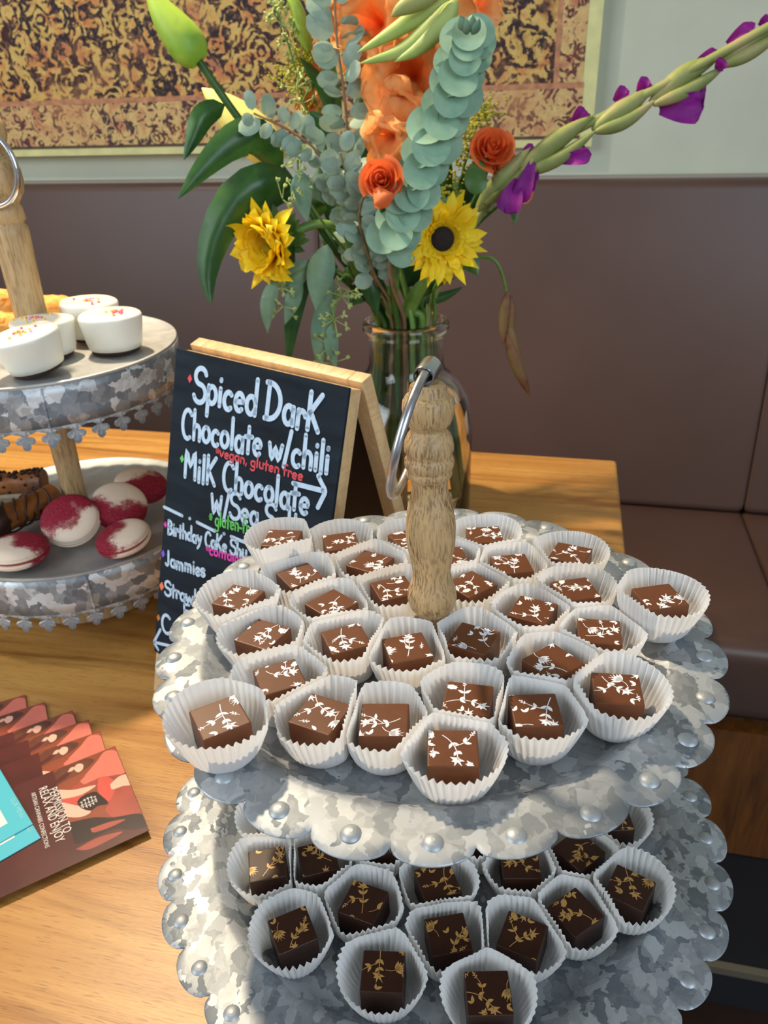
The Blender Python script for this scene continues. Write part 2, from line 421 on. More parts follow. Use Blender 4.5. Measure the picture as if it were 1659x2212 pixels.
def tray(name, N, ph, rin, rw, rriv, rtip, depth, zr, mat):
    o = obj(name, scallop_tray(N, ph, rin, rw, rriv, rtip, depth, zr), mat, stand, .9)
    md = o.modifiers.new('thickness', 'SOLIDIFY'); md.thickness = .0009; md.offset = 1
    first = None
    for k in range(N):
        a = ph + 2 * PI * k / N; c = V((rriv * math.cos(a), rriv * math.sin(a), zr - .0002))
        if first is None:
            d = MB(); d.lathe([(.0040, -.0001), (.0037, .0004), (.0030, .0010), (.0019, .0014), (.0008, .0016)], 16)
            first = obj('rivet', d, STEEL_G, o, True, world=False); r = first
        else:
            r = first.copy(); COL.objects.link(r); r.parent = o
        r.location = c
    return o
STEEL_G = simple('galvanized_dimple', (.42, .45, .47, 1), .5, .6, .12, 300)
tray('upper_tray', 27, 3.0133, .098, .110, .125, .1345, .009, ZU, GALV)
tray('lower_tray', 32, 2.976, .108, .122, .1442, .1545, .012, ZL, GALV2)
mb = MB(); mb.lathe([(.074, .004), (.076, .007), (.076, .017), (.073, .020), (.03, .021), (.014, .028), (.011, .045), (.014, .07), (.016, .0855)], 48, frame=SF0); obj('pedestal', mb, MANGO, stand, .7)
mb = MB(); mb.lathe([(.014, ZL - .0118), (.0125, .10), (.010, .125), (.0105, .16), (.012, .19), (.014, ZU - .0102)], 32, frame=SF0); obj('post', mb, MANGO, stand, .7)
prof = [(.006, .2172), (.0065, .228), (.0068, .2345), (.0075, .2355), (.0106, .24), (.0118, .2445), (.0114, .2489), (.0097, .2539), (.0089, .2589), (.0095, .263), (.01, .2674), (.0110, .2725), (.0114, .277), (.0115, .2838), (.0105, .2917), (.0093, .2965), (.0084, .3001), (.0079, .3040), (.0086, .3071), (.0100, .3086), (.0103, .3102), (.0098, .3111), (.0098, .3117), (.0108, .3130), (.0110, .3150), (.0108, .3165), (.0099, .3177), (.0099, .3186), (.0108, .3205), (.0109, .3225), (.0104, .3252), (.0092, .3279), (.0076, .3300), (.0077, .3307), (.0098, .3330), (.0109, .3365), (.0112, .3400), (.0108, .3430), (.0097, .3450), (.0080, .3457), (.0079, .3476), (.0074, .3495), (.0055, .3508)]
mb = MB(); mb.lathe(prof, 48, frame=SF0); fin = obj('handle', mb, MANGO, stand, 1.2)
# bracket barrel and ring
ax = V((-.30, -.92, -.05)).normalized(); bx = ax.cross(V((0, 0, 1))).normalized(); bz = bx.cross(ax)
bc = SF0 @ V((0, 0, .3552)); bfm = frame(bc, bx, bz, ax)
mb = MB()
out = [(.0046, -.0065), (.0046, .0065)]; rows = []
for r, z in ((.0037, -.0065), (.0046, -.0065), (.0046, .0060), (.0044, .0065), (.0039, .0065), (.0037, .006), (.0037, -.0065)):
    rows.append([bfm @ V((r * math.cos(2 * PI * j / 28), r * math.sin(2 * PI * j / 28), z)) for j in range(28)])
mb.grid(rows, 0, True); obj('ring_eyelet', mb, STEEL, stand, .8)
R = .0272; d1 = V((-.24, -.05, -.97)).normalized(); d2 = V((.26, .95, -.12)); d2 = (d2 - d1 * d2.dot(d1)).normalized()
tp = bc + V((-.0006, -.0040, .0010)); c = tp + d1 * R
mb = MB(); mb.tube([c - d1 * R * math.cos(2 * PI * k / 56) + d2 * R * math.sin(2 * PI * k / 56) for k in range(56)], .0019, 12, closed=True)
obj('pull_ring', mb, PEWTER, stand)

# ------------------------------------------------------------------ chocolates and cups
def clip(poly, h):
    for ax_, sg in ((0, 1), (0, -1), (1, 1), (1, -1)):
        o = []
        for i in range(len(poly)):
            a, b = poly[i - 1], poly[i]; da, db = h - sg * a[ax_], h - sg * b[ax_]
            if (da >= 0) != (db >= 0):
                t = da / (da - db); o.append((a[0] + (b[0] - a[0]) * t, a[1] + (b[1] - a[1]) * t))
            if db >= 0: o.append(b)
        poly = o
        if len(poly) < 3: return None
    return poly
def xf(pts, p, a, s=1):
    c_, s_ = math.cos(a) * s, math.sin(a) * s
    return [(p[0] + x * c_ - y * s_, p[1] + x * s_ + y * c_) for x, y in pts]
def leafp(L, w): return [(L * t, w * math.sin(PI * t ** .8) * .5) for t in (0, .15, .35, .55, .75, .9, 1)] + [(L * t, -w * math.sin(PI * t ** .8) * .5) for t in (.9, .75, .55, .35, .15)]
def print_motifs(rng, h):
    P = []
    def ribbon(pts, w):
        for i in range(len(pts) - 1):
            (x0, y0), (x1, y1) = pts[i], pts[i + 1]; L = math.hypot(x1 - x0, y1 - y0) or 1; nx, ny = -(y1 - y0) / L * w / 2, (x1 - x0) / L * w / 2
            P.append([(x0 + nx, y0 + ny), (x0 - nx, y0 - ny), (x1 - nx, y1 - ny), (x1 + nx, y1 + ny)])
    def leaf(p, a, L=3.3, w=1.35): P.append(xf(leafp(L * 1.02, w * 1.12), p, a))
    def vine(p, a, L, k, leaves):
        pts = [p]; x, y = p; n = 16
        for i in range(n):
            x += L / n * math.cos(a); y += L / n * math.sin(a); a += k / n; pts.append((x, y))
        ribbon(pts, .36)
        for i in leaves:
            q = pts[i]; an = math.atan2(pts[i][1] - pts[i - 1][1], pts[i][0] - pts[i - 1][0])
            for sg in (-1, 1): leaf(q, an + sg * rng.uniform(.6, 1.0), rng.uniform(2.6, 3.6), rng.uniform(1.1, 1.5))
        return pts, a
    def star(p, a, s=1):
        q = []
        for i in range(10):
            r = (2.5 if i % 2 == 0 else 1.0) * (1.0 + .25 * math.sin(i * 2.3)); t = PI * 1.25 * (i / 9 - .5); q.append((r * math.cos(t), r * math.sin(t)))
        q += [(-1.0, -.5), (-1.3, 0), (-1.0, .5)]
        P.append(xf(q, p, a, s * 1.3))
    def tulip(p, a, s=1):
        q = [(0, .5), (.8, 1.3), (2.2, 1.6), (3.6, 1.1), (4.2, 1.3), (4.0, .5), (4.7, .2), (4.1, -.5), (4.3, -1.2), (3.2, -1.1), (2.0, -1.5), (.8, -1.1), (0, -.4)]
        P.append(xf(q, p, a, s))
    def lily(p, a, s=1):
        for i in range(6): P.append(xf(leafp(4.6, 1.5), p, a + (i - 2.5) * .34, s))
        for i in range(3): ribbon(xf([(3.5, 0), (5.6, (i - 1) * .6)], p, a + (i - 1) * .2, s), .22)
    def sprig(p, a):
        ribbon(xf([(0, 0), (3.6, 0)], p, a), .25)
        for x, sg in ((1.4, 1), (1.8, -1), (2.6, 1), (3.0, -1)): P.append(xf(leafp(1.2, .6), xf([(x, 0)], p, a)[0], a + sg * .9))
        P.append(xf(leafp(1.3, .7), xf([(3.4, 0)], p, a)[0], a))
    H = h * 1000
    a0 = rng.uniform(0, 6.28); p0 = (-H * .95 * math.cos(a0) + rng.uniform(-3, 3), -H * .95 * math.sin(a0) + rng.uniform(-3, 3))
    pts, a = vine(p0, a0 + rng.uniform(-.4, .4), rng.uniform(12, 16), rng.uniform(-1.5, 1.5), (6, 11))
    star(pts[-1], a)
    pts2, a2 = vine(pts[8], a0 + rng.choice((-1, 1)) * 1.1, 7.5, rng.uniform(-1.4, 1.4), (9,)); sprig(pts2[-1], a2)
    def far():
        for _ in range(40):
            p = (rng.uniform(-H, H), rng.uniform(-H, H))
            if min(math.hypot(p[0] - q[0], p[1] - q[1]) for q in pts + pts2) > 4.0: return p
        return p
    p = far(); aa = rng.uniform(0, 6.28)
    rng.choice((tulip, lily))((p[0] - 2 * math.cos(aa), p[1] - 2 * math.sin(aa)), aa)
    ribbon(xf([(0, 0), (-2.2, .6), (-4, 2)], (p[0] - 2 * math.cos(aa), p[1] - 2 * math.sin(aa)), aa), .28)
    for _ in range(2):
        p = far(); aa = rng.uniform(0, 6.28); leaf(p, aa); leaf(p, aa + 1.2, 2.4, 1)
    sprig((rng.choice((-1, 1)) * H * .75, rng.uniform(-H, H)), rng.uniform(0, 6.28))
    star((rng.uniform(-H, H), rng.choice((-1, 1)) * H * .9), rng.uniform(0, 6.28), .8)
    out = []
    for q in P:
        c_ = clip([(x / 1000, y / 1000) for x, y in q], h - .00035)
        if c_: out.append(c_)
    return out
def chocolate(name, mw, mats, seed, label, group, h=.0097, ht=.0162):
    rng = random.Random(seed); m = MB()
    m.box((-h, -h, 0), (h, h, ht), mw, 0, .0006)
    for q in print_motifs(rng, h): m.poly([mw @ V((x, y, ht + .00006)) for x, y in q], 1)
    o = obj(name, m, mats, None, False, mw=mw); return tag(o, label, 'chocolate', group)
def paper_cup(mw, nb, seed, label, group, H=.0208, rim=.0207):
    rng = random.Random(seed); NP = 40; K = NP * 4; m = MB()
    ph = rng.uniform(0, 6.28); e1, e2 = rng.uniform(-.03, .03), rng.uniform(0, 6.28); tz = rng.uniform(-.0010, .0010)
    def clampD(a):
        D = 1.0
        for dx, dy in nb:
            L = math.hypot(dx, dy); c_ = (dx * math.cos(a) + dy * math.sin(a)) / L
            if c_ > .1: D = min(D, (.5 * L - .0007) / c_)
        return D
    Ds = [clampD(2 * PI * k / K) for k in range(K)]
    Ds = [sum(min(Ds[(k + j) % K], .05) for j in (-3, 0, 3)) / 3 * .5 + min(Ds[k], .05) * .5 for k in range(K)]
    rows = []
    for t in (0, .06, .14, .3, .5, .7, .86, 1.0):
        row = []
        for k in range(K):
            a = 2 * PI * k / K
            r0 = (.0124 + .0022 * min(1, t / .14)) + (rim - .0146) * max(0, (t - .14) / .86) ** .9
            r0 *= 1 + e1 * math.cos(2 * a + e2) * t
            D = Ds[k]; r = r0 if D > r0 + .002 else (D - .0001 - .0 if D < r0 - .002 else (r0 + D - .002) / 2)
            sq = max(0, 1 - r / r0)
            w = (abs(((k / 4 + ph) % 1) - .5) * 4 - 1)
            amp = .00085 * min(1, t * 1.3) * (1 + .35 * math.sin(5 * a + ph))
            if D < r0: amp *= .55
            r = r + w * amp - (amp if D < r0 else 0)
            z = H * t * (1 + .10 * sq + .015 * math.sin(3 * a + ph)) + (w * -.0004 + tz * math.cos(a + ph)) * t
            row.append(mw @ V((r * math.cos(a), r * math.sin(a), z)))
        rows.append(row)
    m.grid(rows, 0, True); m.poly(rows[0][::-1])
    o = obj('paper_cup', m, PAPER, None, True, mw=mw); return tag(o, label, 'paper cup', group)
UPC = [(-0.0796, 0.0692, -0.0009, -9), (-0.0472, 0.077, -0.009, 11), (-0.0077, 0.0769, -0.009, 23), (0.0353, 0.0765, -0.009, 1), (0.0781, 0.0501, -0.0084, -29), (-0.0681, 0.0417, -0.009, 31), (-0.0303, 0.0523, -0.009, 58), (0.0123, 0.0539, -0.009, 7), (0.0453, 0.0429, -0.009, 5), (-0.0962, 0.0164, -0.0051, -25), (-0.0497, 0.0131, -0.009, 43), (-0.0185, 0.0245, -0.009, 18), (0.0214, 0.0249, -0.009, 36), (0.0729, 0.0154, -0.009, 9), (0.1066, -0.0072, -0.0005, 9), (0.0483, -0.0007, -0.009, -30), (0.0754, -0.0206, -0.009, -12), (-0.0811, -0.0106, -0.009, 61), (-0.0414, -0.017, -0.009, 19), (-0.0133, -0.0262, -0.009, 13), (0.0172, -0.0212, -0.009, -29), (0.0499, -0.0409, -0.009, 34), (-0.0697, -0.0428, -0.009, 21), (-0.0886, -0.0766, -0.0005, 28), (-0.0502, -0.0677, -0.009, 63), (-0.0244, -0.0728, -0.009, -4), (0.0101, -0.0625, -0.009, -14), (0.0014, -0.0901, -0.009, -4), (0.0365, -0.0712, -0.009, -1), (0.0712, -0.0634, -0.0066, -10)]
UPL = ['at back-left corner of upper tray nearest chalkboard', 'second from left along the back row', 'mostly hidden behind left side of wooden handle', 'right of the handle in the back row', 'at the right end of the back row', 'just in front of the back-left corner', 'left of handle, second row from the back', 'only a sliver showing behind handle\'s right side', 'right of handle, second row from the back', 'leftmost in the middle rows beside the chalkboard', 'between the leftmost cup and the handle base', 'touching the left side of the handle base', 'touching the right side of the handle base', 'just left of the far-right cup', 'at the far right edge of upper tray', 'front-right of the handle, turned like a diamond', 'in front of the far-right cup\'s left neighbour', 'directly in front of the leftmost middle-row cup', 'left of the cup in front of handle', 'directly in front of the wooden handle base', 'right of the cup in front of handle', 'mostly hidden behind the front-right corner cup', 'half hidden behind two leftmost front-row cups', 'at the front-left corner of upper tray', 'second from left in the front row', 'third from left in front, tall plain face', 'directly behind the frontmost upper-tray cup', 'frontmost on the upper tray', 'just right of the frontmost upper-tray cup', 'at the front-right corner of upper tray']
LOC = [(-0.0916, -0.0023, -0.012, 13), (-0.0909, -0.0334, -0.012, 10), (-0.0646, -0.031, -0.012, 13), (-0.0322, -0.0201, -0.012, -3), (-0.0405, -0.0577, -0.012, 66), (-0.0742, -0.0714, -0.0112, 23), (-0.0313, -0.093, -0.012, -5), (-0.0031, -0.0479, -0.012, 15), (0.0202, -0.0193, -0.012, 2), (0.0402, -0.0392, -0.012, -3), (0.0716, -0.0332, -0.012, 36), (0.0947, -0.0125, -0.012, -1), (0.0897, -0.0597, -0.0073, -36), (0.0617, -0.068, -0.012, 32), (-0.0003, -0.0766, -0.012, 8), (0.0343, -0.0786, -0.012, -27), (0.0143, -0.1082, -0.0061, -1)]
LOL = ['at back-left, mostly covered by upper tray rim', 'farthest left of the lower tray, left of pair', 'paler topped, second from left below tray rim', 'showing only its shaded side under upper tray', 'turned diamond behind the front-left cups', 'at left edge in front of leftmost pair', 'front row left, squarely facing the camera', 'at centre under upper tray\'s lowest scallops', 'barely showing between two scallops of upper tray', 'right of centre, close under upper tray', 'turned diamond under upper tray\'s right scallops', 'at back right, mostly covered by upper tray', 'at the far right edge of lower tray', 'left of the far-right cup, tall side face', 'at centre directly behind two frontmost cups', 'right of centre behind the frontmost cup', 'frontmost, cut by the bottom picture edge']
def fill(lst, lab, zr, mats, nm, pre, g1, g2, s0):
    for i, (x, y, dz, ang) in enumerate(lst):
        nb = [(q[0] - x, q[1] - y) for j, q in enumerate(lst) if j != i and math.hypot(q[0] - x, q[1] - y) < .05]
        if s0 == 100 and math.hypot(x, y) < .04: nb.append((-2 * x + .018 * x / math.hypot(x, y), -2 * y + .018 * y / math.hypot(x, y)))
        mw = SF0 @ T((x, y, zr + dz + .0006 + .00002 * (i % 5)))
        paper_cup(mw, nb, s0 + i, 'white pleated paper cup ' + lab[i], g1)
        chocolate(nm, mw @ T((0, 0, .0016)) @ Matrix.Rotation(math.radians(ang), 4, 'Z'), mats, s0 * 3 + i, pre + lab[i], g2)
fill(UPC, UPL, ZU, [MILK, WHITEP], 'milk_chocolate', 'white-printed milk chocolate ', 'paper cups on the upper tray', 'milk chocolates on the upper tray', 100)
fill(LOC, LOL, ZL, [DARK, GOLDP], 'dark_chocolate', 'gold-printed dark chocolate ', 'paper cups on the lower tray', 'dark chocolates on the lower tray', 200)
#__PART2__
# ------------------------------------------------------------------ dessert stand on the left
LC = V((-.314, .7036, .75)); LF = T(LC + V((0, 0, .0006)))
ls = thing('dessert_stand', 'two tier galvanized pedestal stand with fleur trim holding pastries', 'tiered stand', mat=LF)
ZA, ZB = .091, .2625
mb = MB(); mb.lathe([(.073, 0), (.0758, .003), (.0758, .019), (.0725, .0225), (.04, .024), (.0165, .027), (.013, .034), (.0115, .05), (.0125, ZA - .0025)], 56, frame=LF); obj('pedestal', mb, MANGO2, ls, .7)
mb = MB(); mb.lathe([(.0125, ZA), (.0122, ZA + .012), (.0112, ZA + .03), (.0122, ZA + .09), (.0135, ZA + .13), (.0125, ZB - .0025)], 36, frame=LF); obj('post', mb, MANGO2, ls, .9)
up = [(.0150, 0), (.0145, .012), (.0140, .03), (.0146, .07), (.0152, .098), (.0150, .104), (.0128, .106), (.0128, .108), (.0150, .110), (.0140, .120), (.0125, .1225), (.0140, .125), (.0180, .131), (.0198, .140), (.0195, .149), (.0165, .157), (.0112, .1615), (.0105, .1640), (.0130, .167), (.0155, .175), (.0150, .183), (.0115, .190), (.0070, .193)]
mb = MB(); mb.lathe([(r, ZB + z) for r, z in up], 40, frame=LF); obj('handle', mb, MANGO2, ls, 1.2)
mb = MB(); rr = .0285; cc = LC + V((.001, -.017, ZB + .152)); dA = V((.95, -.30, 0)).normalized()
mb.tube([cc + dA * rr * math.cos(2 * PI * k / 60) + V((.0, .0, rr)) * math.sin(2 * PI * k / 60) * 1.0 for k in range(60)], .0024, 12, closed=True); obj('pull_ring', mb, STEEL, ls)
def drum(name, R, z, sk):
    m = MB(); K = 216
    prof = [(.0012, z - .0012), (R * .5, z - .0012), (R - .006, z - .0012), (R - .004, z + .0004), (R - .0022, z + .0010), (R - .0006, z + .0004), (R, z - .0015)] + [(R, z - sk * t) for t in (.25, .5, .75, 1)]
    rows = [[LF @ V((r * math.cos(2 * PI * j / K), r * math.sin(2 * PI * j / K), zz)) for j in range(K)] for r, zz in prof]
    m.grid(rows[:7], 1, True); m.grid(rows[6:], 0, True); m.poly([LF @ V((.0012 * math.cos(2 * PI * j / K), .0012 * math.sin(2 * PI * j / K), z - .0012)) for j in range(0, K, 24)])
    o = obj(name, m, [GALV_L, GALV_T], ls, .8); md = o.modifiers.new('thickness', 'SOLIDIFY'); md.thickness = .0008; md.offset = 1
    # seam strip
    a = -PI / 2 + .37
    s_ = MB(); s_.tube([LF @ V(((R + .0003) * math.cos(a), (R + .0003) * math.sin(a), z - .002)), LF @ V(((R + .0003) * math.cos(a), (R + .0003) * math.sin(a), z - sk))], .0013, 8); obj('seam', s_, GALV_L, o)
    # fleur trim hanging below the skirt
    N = 40; proto = None
    for k in range(N):
        a = 2 * PI * k / N + .05
        if proto is None:
            f = MB(); out = []
            w = PI * R / N
            # arch band either side and trefoil in the middle, as an outline in (s, z)
            half = [(w, 0), (w, -.0016)] + [(w - (w - .0020) * math.sin(q) , -.0058 + .0042 * math.cos(q)) for q in (.5, 1.0, 1.4)]
            half += [(.0044 + .0033 * math.cos(q), -.0088 + .0030 * math.sin(q)) for q in (2.3, 1.6, .9, .2, -.5, -1.2, -1.9)]
            half += [(.0034 * math.cos(q), -.0134 + .0036 * math.sin(q)) for q in (.35, -.2, -.8, -1.35)]
            out = half + [(-x_, y_) for x_, y_ in half[::-1]]
            for sgn, y in ((1, .0004), (-1, -.0004)):
                idx = [len(f.v) + i for i in range(len(out))]
                f.v += [V((y + (.0012 if zz < -.008 else 0), s_ * (1 if 1 else 1), zz)) for s_, zz in out]
                b = len(f.v); f.v.append(V((y, 0, -.0050)))
                for i in range(len(out)): f.face((idx[i], idx[(i + 1) % len(out)], b) if sgn > 0 else (idx[(i + 1) % len(out)], idx[i], b))
            n_ = len(out)
            for i in range(n_): f.face((i, (i + 1) % n_, (i + 1) % n_ + n_ + 1, i + n_ + 1))
            proto = obj('fleur_trim', f, GALV_L, o, False, world=False); c = proto
        else:
            c = proto.copy(); COL.objects.link(c); c.parent = o
        c.location = ((R - .0004) * math.cos(a), (R - .0004) * math.sin(a), z - sk + .0003); c.rotation_euler = (0, 0, a)
    return o
GALV_L = mat_galv('galvanized_skirt', 105, (.78, .82, .84, 1))
drum('lower_plate', .1325, ZA, .038); drum('upper_plate', .125, ZB, .036)

# ------------------------------------------------------------------ pastries
ICING = simple('white_icing', rgb(240, 236, 220), .35, 0, .03, 40); CAKE = simple('chocolate_sponge', rgb(56, 36, 24), .9, 0, .3, 300, .4)
SPR = [simple('pink_sprinkle', rgb(232, 120, 130), .4), simple('yellow_sprinkle', rgb(250, 205, 90), .4), simple('lilac_sprinkle', rgb(224, 180, 220), .4), simple('orange_sprinkle', rgb(240, 150, 100), .4)]
SPM = []
for q in SPR:
    f = MB(); f.ball((0, 0, 0), .0013, 6); SPM.append(f)
sp_mesh = {}
def bonbon(px, py, rt, rb, h, tilt, lab, seed, cl):
    rng = random.Random(seed); p = onz(px, py, LC.z + ZB); p.z = LC.z + ZB + .0014
    m0 = T(p) @ Matrix.Rotation(tilt[0], 4, 'X') @ Matrix.Rotation(tilt[1], 4, 'Y')
    if max(abs(t) for t in tilt) > 0: m0 = T((0, 0, rb * max(abs(t) for t in tilt) * .8)) @ m0
    t = thing('white_petit_four', lab, 'petit four', mat=m0, group='white petits fours with sprinkles')
    m = MB(); ph = rng.uniform(0, 6); rows = []
    pr = [(rb * .9, .0022), (rb, .003), (rb + (rt - rb) * .3, h * .25), (rb + (rt - rb) * .72, h * .6), (rt * .995, h * .86), (rt, h * .93), (rt * .97, h * .985), (rt * .9, h), (rt * .5, h * 1.005), (rt * .02, h * 1.005)]
    for r, z in pr:
        rows.append([m0 @ V((r * math.cos(2 * PI * j / 44) * (1 + .03 * math.cos(2 * PI * j / 44 * 2 + ph) + .02 * math.sin(2 * PI * j / 44 * 5 + ph)), r * math.sin(2 * PI * j / 44) * (1 + .03 * math.cos(2 * PI * j / 44 * 3 + ph)), z)) for j in range(44)])
    m.grid(rows, 0, True); m.poly(rows[0][::-1]); m.poly(rows[-1]); obj('icing_shell', m, ICING, t)
    m = MB(); m.lathe([(rb * .93, 0), (rb * .95, .0024)], 32, frame=m0); obj('sponge_base', m, CAKE, t, False)
    for k in range(16):
        c = rng.choice((0, 0, 1, 1, 2, 3)); a = rng.uniform(0, 6.28); r = abs(rng.gauss(0, .45)) * rt * .62
        x, y = min(r, rt * .85) * math.cos(a) + cl[0] * rt, min(r, rt * .85) * math.sin(a) + cl[1] * rt
        d = math.hypot(x, y)
        if d > rt * .88: x *= rt * .88 / d; y *= rt * .88 / d
        if c not in sp_mesh:
            o = obj('sprinkle', SPM[c], SPR[c], t, True, world=False); sp_mesh[c] = o.data
        else:
            o = bpy.data.objects.new('sprinkle', sp_mesh[c]); COL.objects.link(o); o.parent = t
        o.location = (x, y, h * 1.005 + .0006)
bonbon(86, 806, .0272, .0215, .0315, (.10, -.14), 'white iced petit four at the front of the upper plate', 1, (-.15, .05))
bonbon(107, 770, .0262, .0225, .0315, (0, 0), 'white iced petit four half hidden behind the front one', 2, (-.25, .15))
bonbon(252, 758, .0272, .0225, .0325, (0, 0), 'white iced petit four nearest the right rim of upper plate', 3, (.15, .1))
bonbon(205, 733, .0262, .0225, .0345, (0, .04), 'white iced petit four behind the right-hand one', 4, (.05, -.1))
CRUMB = mat_petal('orange_crumb_cake', [(.3, rgb(206, 120, 40)), (.5, rgb(240, 166, 80)), (.75, rgb(250, 196, 120))], 90, 0, .9)
def crumble(px, py, r, sc, lab, seed):
    rng = random.Random(seed); p = onz(px, py, LC.z + ZB); m = MB(); rows = []; n = 18; k2 = 30
    for i in range(1, n):
        a = PI * i / n
        row = []
        for j in range(k2):
            b = 2 * PI * j / k2; ss = .5 + .5 * max(0, 1)
            sx = abs(math.sin(a)) ** .6; d = 1 + rng.uniform(-.09, .09)
            row.append(p + V((r * sc[0] * sx * math.cos(b) * d, r * sc[1] * sx * math.sin(b) * d, r * sc[2] * (1 - math.copysign(abs(math.cos(a)) ** .7, math.cos(a))) * (1 + rng.uniform(-.05, .05)) + .0022)))
        rows.append(row)
    m.grid(rows, 0, True); m.poly(rows[0][::-1]); m.poly(rows[-1])
    o = obj('crumb_cake', m, CRUMB, None, True, mw=T(p)); tag(o, lab, 'cake', 'orange crumb cakes')
crumble(-12, 752, .030, (1, .8, .48), 'golden orange crumb cake at the left picture edge', 5)
crumble(112, 690, .026, (1.1, .7, .40), 'golden orange crumb cake behind the wooden post, left of petits fours', 6)
crumble(-5, 700, .028, (1.1, .8, .55), 'golden orange crumb cake behind the one at left edge', 7)

def mat_macaron(seed):
    t = NT('dusted_macaron_shell'); co = t.co(); n1 = t.n('TexNoise', {'Vector': co, 'Scale': 45, 'Detail': 5, 'W': seed * 3.7}, noise_dimensions='4D')
    sep = t.n('SeparateXYZ', {0: co}); a = seed * 1.1
    g = t.n('Math', {0: sep.outputs[0], 1: 16 * math.cos(a)}, operation='MULTIPLY'); g2 = t.n('Math', {0: sep.outputs[1], 1: 16 * math.sin(a), 2: g.outputs[0]}, operation='MULTIPLY_ADD')
    s = t.n('Math', {0: n1.outputs[0], 1: g2.outputs[0]}, operation='ADD')
    fine = t.noise(co, 500, 2)
    s2 = t.n('Math', {0: fine.outputs[0], 1: .22, 2: s.outputs[0]}, operation='MULTIPLY_ADD')
    m = t.ramp(s2.outputs[0], [(.44, K0), (.53, (.14, .14, .14, 1)), (.58, (.7, .7, .7, 1)), (.66, W1)])
    red = t.ramp(fine.outputs[0], [(.4, rgb(128, 10, 34)), (.7, rgb(168, 30, 58))])
    t.p(Base_Color=t.mix(m, rgb(238, 216, 192), red), Roughness=.8); t.bump(n1.outputs[0], .15, .001); return t.m
FILL = simple('raspberry_filling', rgb(150, 60, 60), .6)
def macaron(px, py, z, r, th, tilt, lab, seed):
    p = onz(px, py, LC.z + ZA) + V((0, 0, z + .0022)); m0 = T(p) @ Matrix.Rotation(tilt[2], 4, 'Z') @ Matrix.Rotation(tilt[0], 4, 'X') @ Matrix.Rotation(tilt[1], 4, 'Y')
    t = thing('macaron', lab, 'macaron', mat=m0, group='red dusted macarons'); M_ = mat_macaron(seed)
    h = th / 2
    for sg, nm in ((1, 'top_shell'), (-1, 'bottom_shell')):
        m = MB(); pr = [(r * .02, h), (r * .45, h * .96), (r * .75, h * .82), (r * .92, h * .62), (r * .985, h * .44), (r * .965, h * .36), (r * 1.015, h * .30), (r * 1.02, h * .20), (r * .97, h * .13), (r * .6, h * .14)]
        m.lathe([(a, sg * b) for a, b in pr], 40, frame=m0); obj(nm, m, M_, t)
    m = MB(); m.lathe([(r * .92, -h * .16), (r * .95, 0), (r * .92, h * .16)], 32, frame=m0); obj('filling', m, FILL, t)
macaron(46, 1216, .0105, .0265, .021, (0, .03, 0), 'red dusted macaron lying flat at front of lower plate', 1)
macaron(163, 1166, .0190, .0262, .021, (.62, .12, 0), 'red dusted macaron propped up facing the camera, in the middle', 2)
macaron(273, 1192, .0125, .0245, .020, (.10, -.14, 0), 'red dusted macaron nearest the right front of lower plate', 3)
macaron(266, 1133, .0185, .0262, .021, (.45, .35, 0), 'red dusted macaron leaning behind the right front one', 4.2)
macaron(312, 1086, .0180, .0262, .021, (.10, .28, 0), 'red dusted macaron farthest back, behind the leaning one', 5.1)
# cannoli
def mat_shell():
    t = NT('fried_cannoli_shell'); n = t.noise(t.co(), 60, 4)
    t.p(Base_Color=t.ramp(n.outputs[0], [(.3, rgb(92, 48, 18)), (.6, rgb(150, 88, 34)), (.8, rgb(176, 110, 46))]), Roughness=.5); t.bump(n.outputs[0], .4, .002); return t.m
SHELL = mat_shell(); CHOCD = simple('dark_chocolate_drizzle', rgb(48, 26, 18), .35); CREAM = simple('ricotta_cream', rgb(235, 228, 210), .5)
CHIP = simple('chocolate_chips', rgb(36, 20, 16), .4)
def cannolo(a, b, r, lab, seed, stripes, chips):
    rng = random.Random(seed); a = V(a); b = V(b); d = (b - a).normalized(); L = (b - a).length
    x = d.cross(V((0, 0, 1))).normalized(); y = x.cross(d); F = frame(a, x, y, d)
    t = thing('cannolo', lab, 'cannoli', mat=F, group='cannoli on the lower plate')
    m = MB(); rows = []
    for i in range(29):
        u = i / 28; rr = r * (1.12 - .45 * math.sin(PI * u) ** 1 * .5 - .18 * u)
        row = [F @ V((rr * (1 + .05 * math.sin(3 * q) + .03 * math.sin(u * 26 + q * 2)) * math.cos(q), rr * (1 + .04 * math.sin(2 * q + 1)) * math.sin(q), u * L)) for q in [2 * PI * j / 36 for j in range(36)]]
        rows.append(row)
    m.grid(rows, 0, True); m.poly(rows[0][::-1]); m.poly(rows[-1]); obj('shell', m, SHELL, t)
    m = MB(); m.lathe([(r * .98, -.004), (r * 1.17, -.003), (r * 1.19, .010), (r * 1.12, .013)], 36, frame=F); obj('chocolate_rim', m, CHOCD, t)
    m = MB(); m.ball(F @ V((0, 0, -.003)), r * .9, 12, 0, (1, .8, 1)); obj('cream', m, CREAM, t)
    for k in range(stripes):
        u = .22 + .7 * k / max(1, stripes - 1); rr = r * (1.12 - .225 * math.sin(PI * u) - .18 * u) * 1.05 + .0006
        m = MB(); m.tube([F @ V((rr * math.cos(q), rr * math.sin(q), u * L + .003 * math.cos(q * 2 + k) + .004 * (q - PI))) for q in [PI * 2 * j / 30 for j in range(31)]], .0011, 6); obj('drizzle', m, CHOCD, t)
    if chips:
        m = MB()
        for k in range(110):
            u = rng.random(); q = rng.gauss(PI / 2, .9); rr = r * (1.14 - .225 * math.sin(PI * u) - .18 * u)
            m.ball(F @ V((rr * math.cos(q), rr * math.sin(q), u * L)), rng.uniform(.0012, .0024), 5)
        o = obj('chocolate_crumbs', m, CHIP, t, False); o['kind'] = 'stuff'
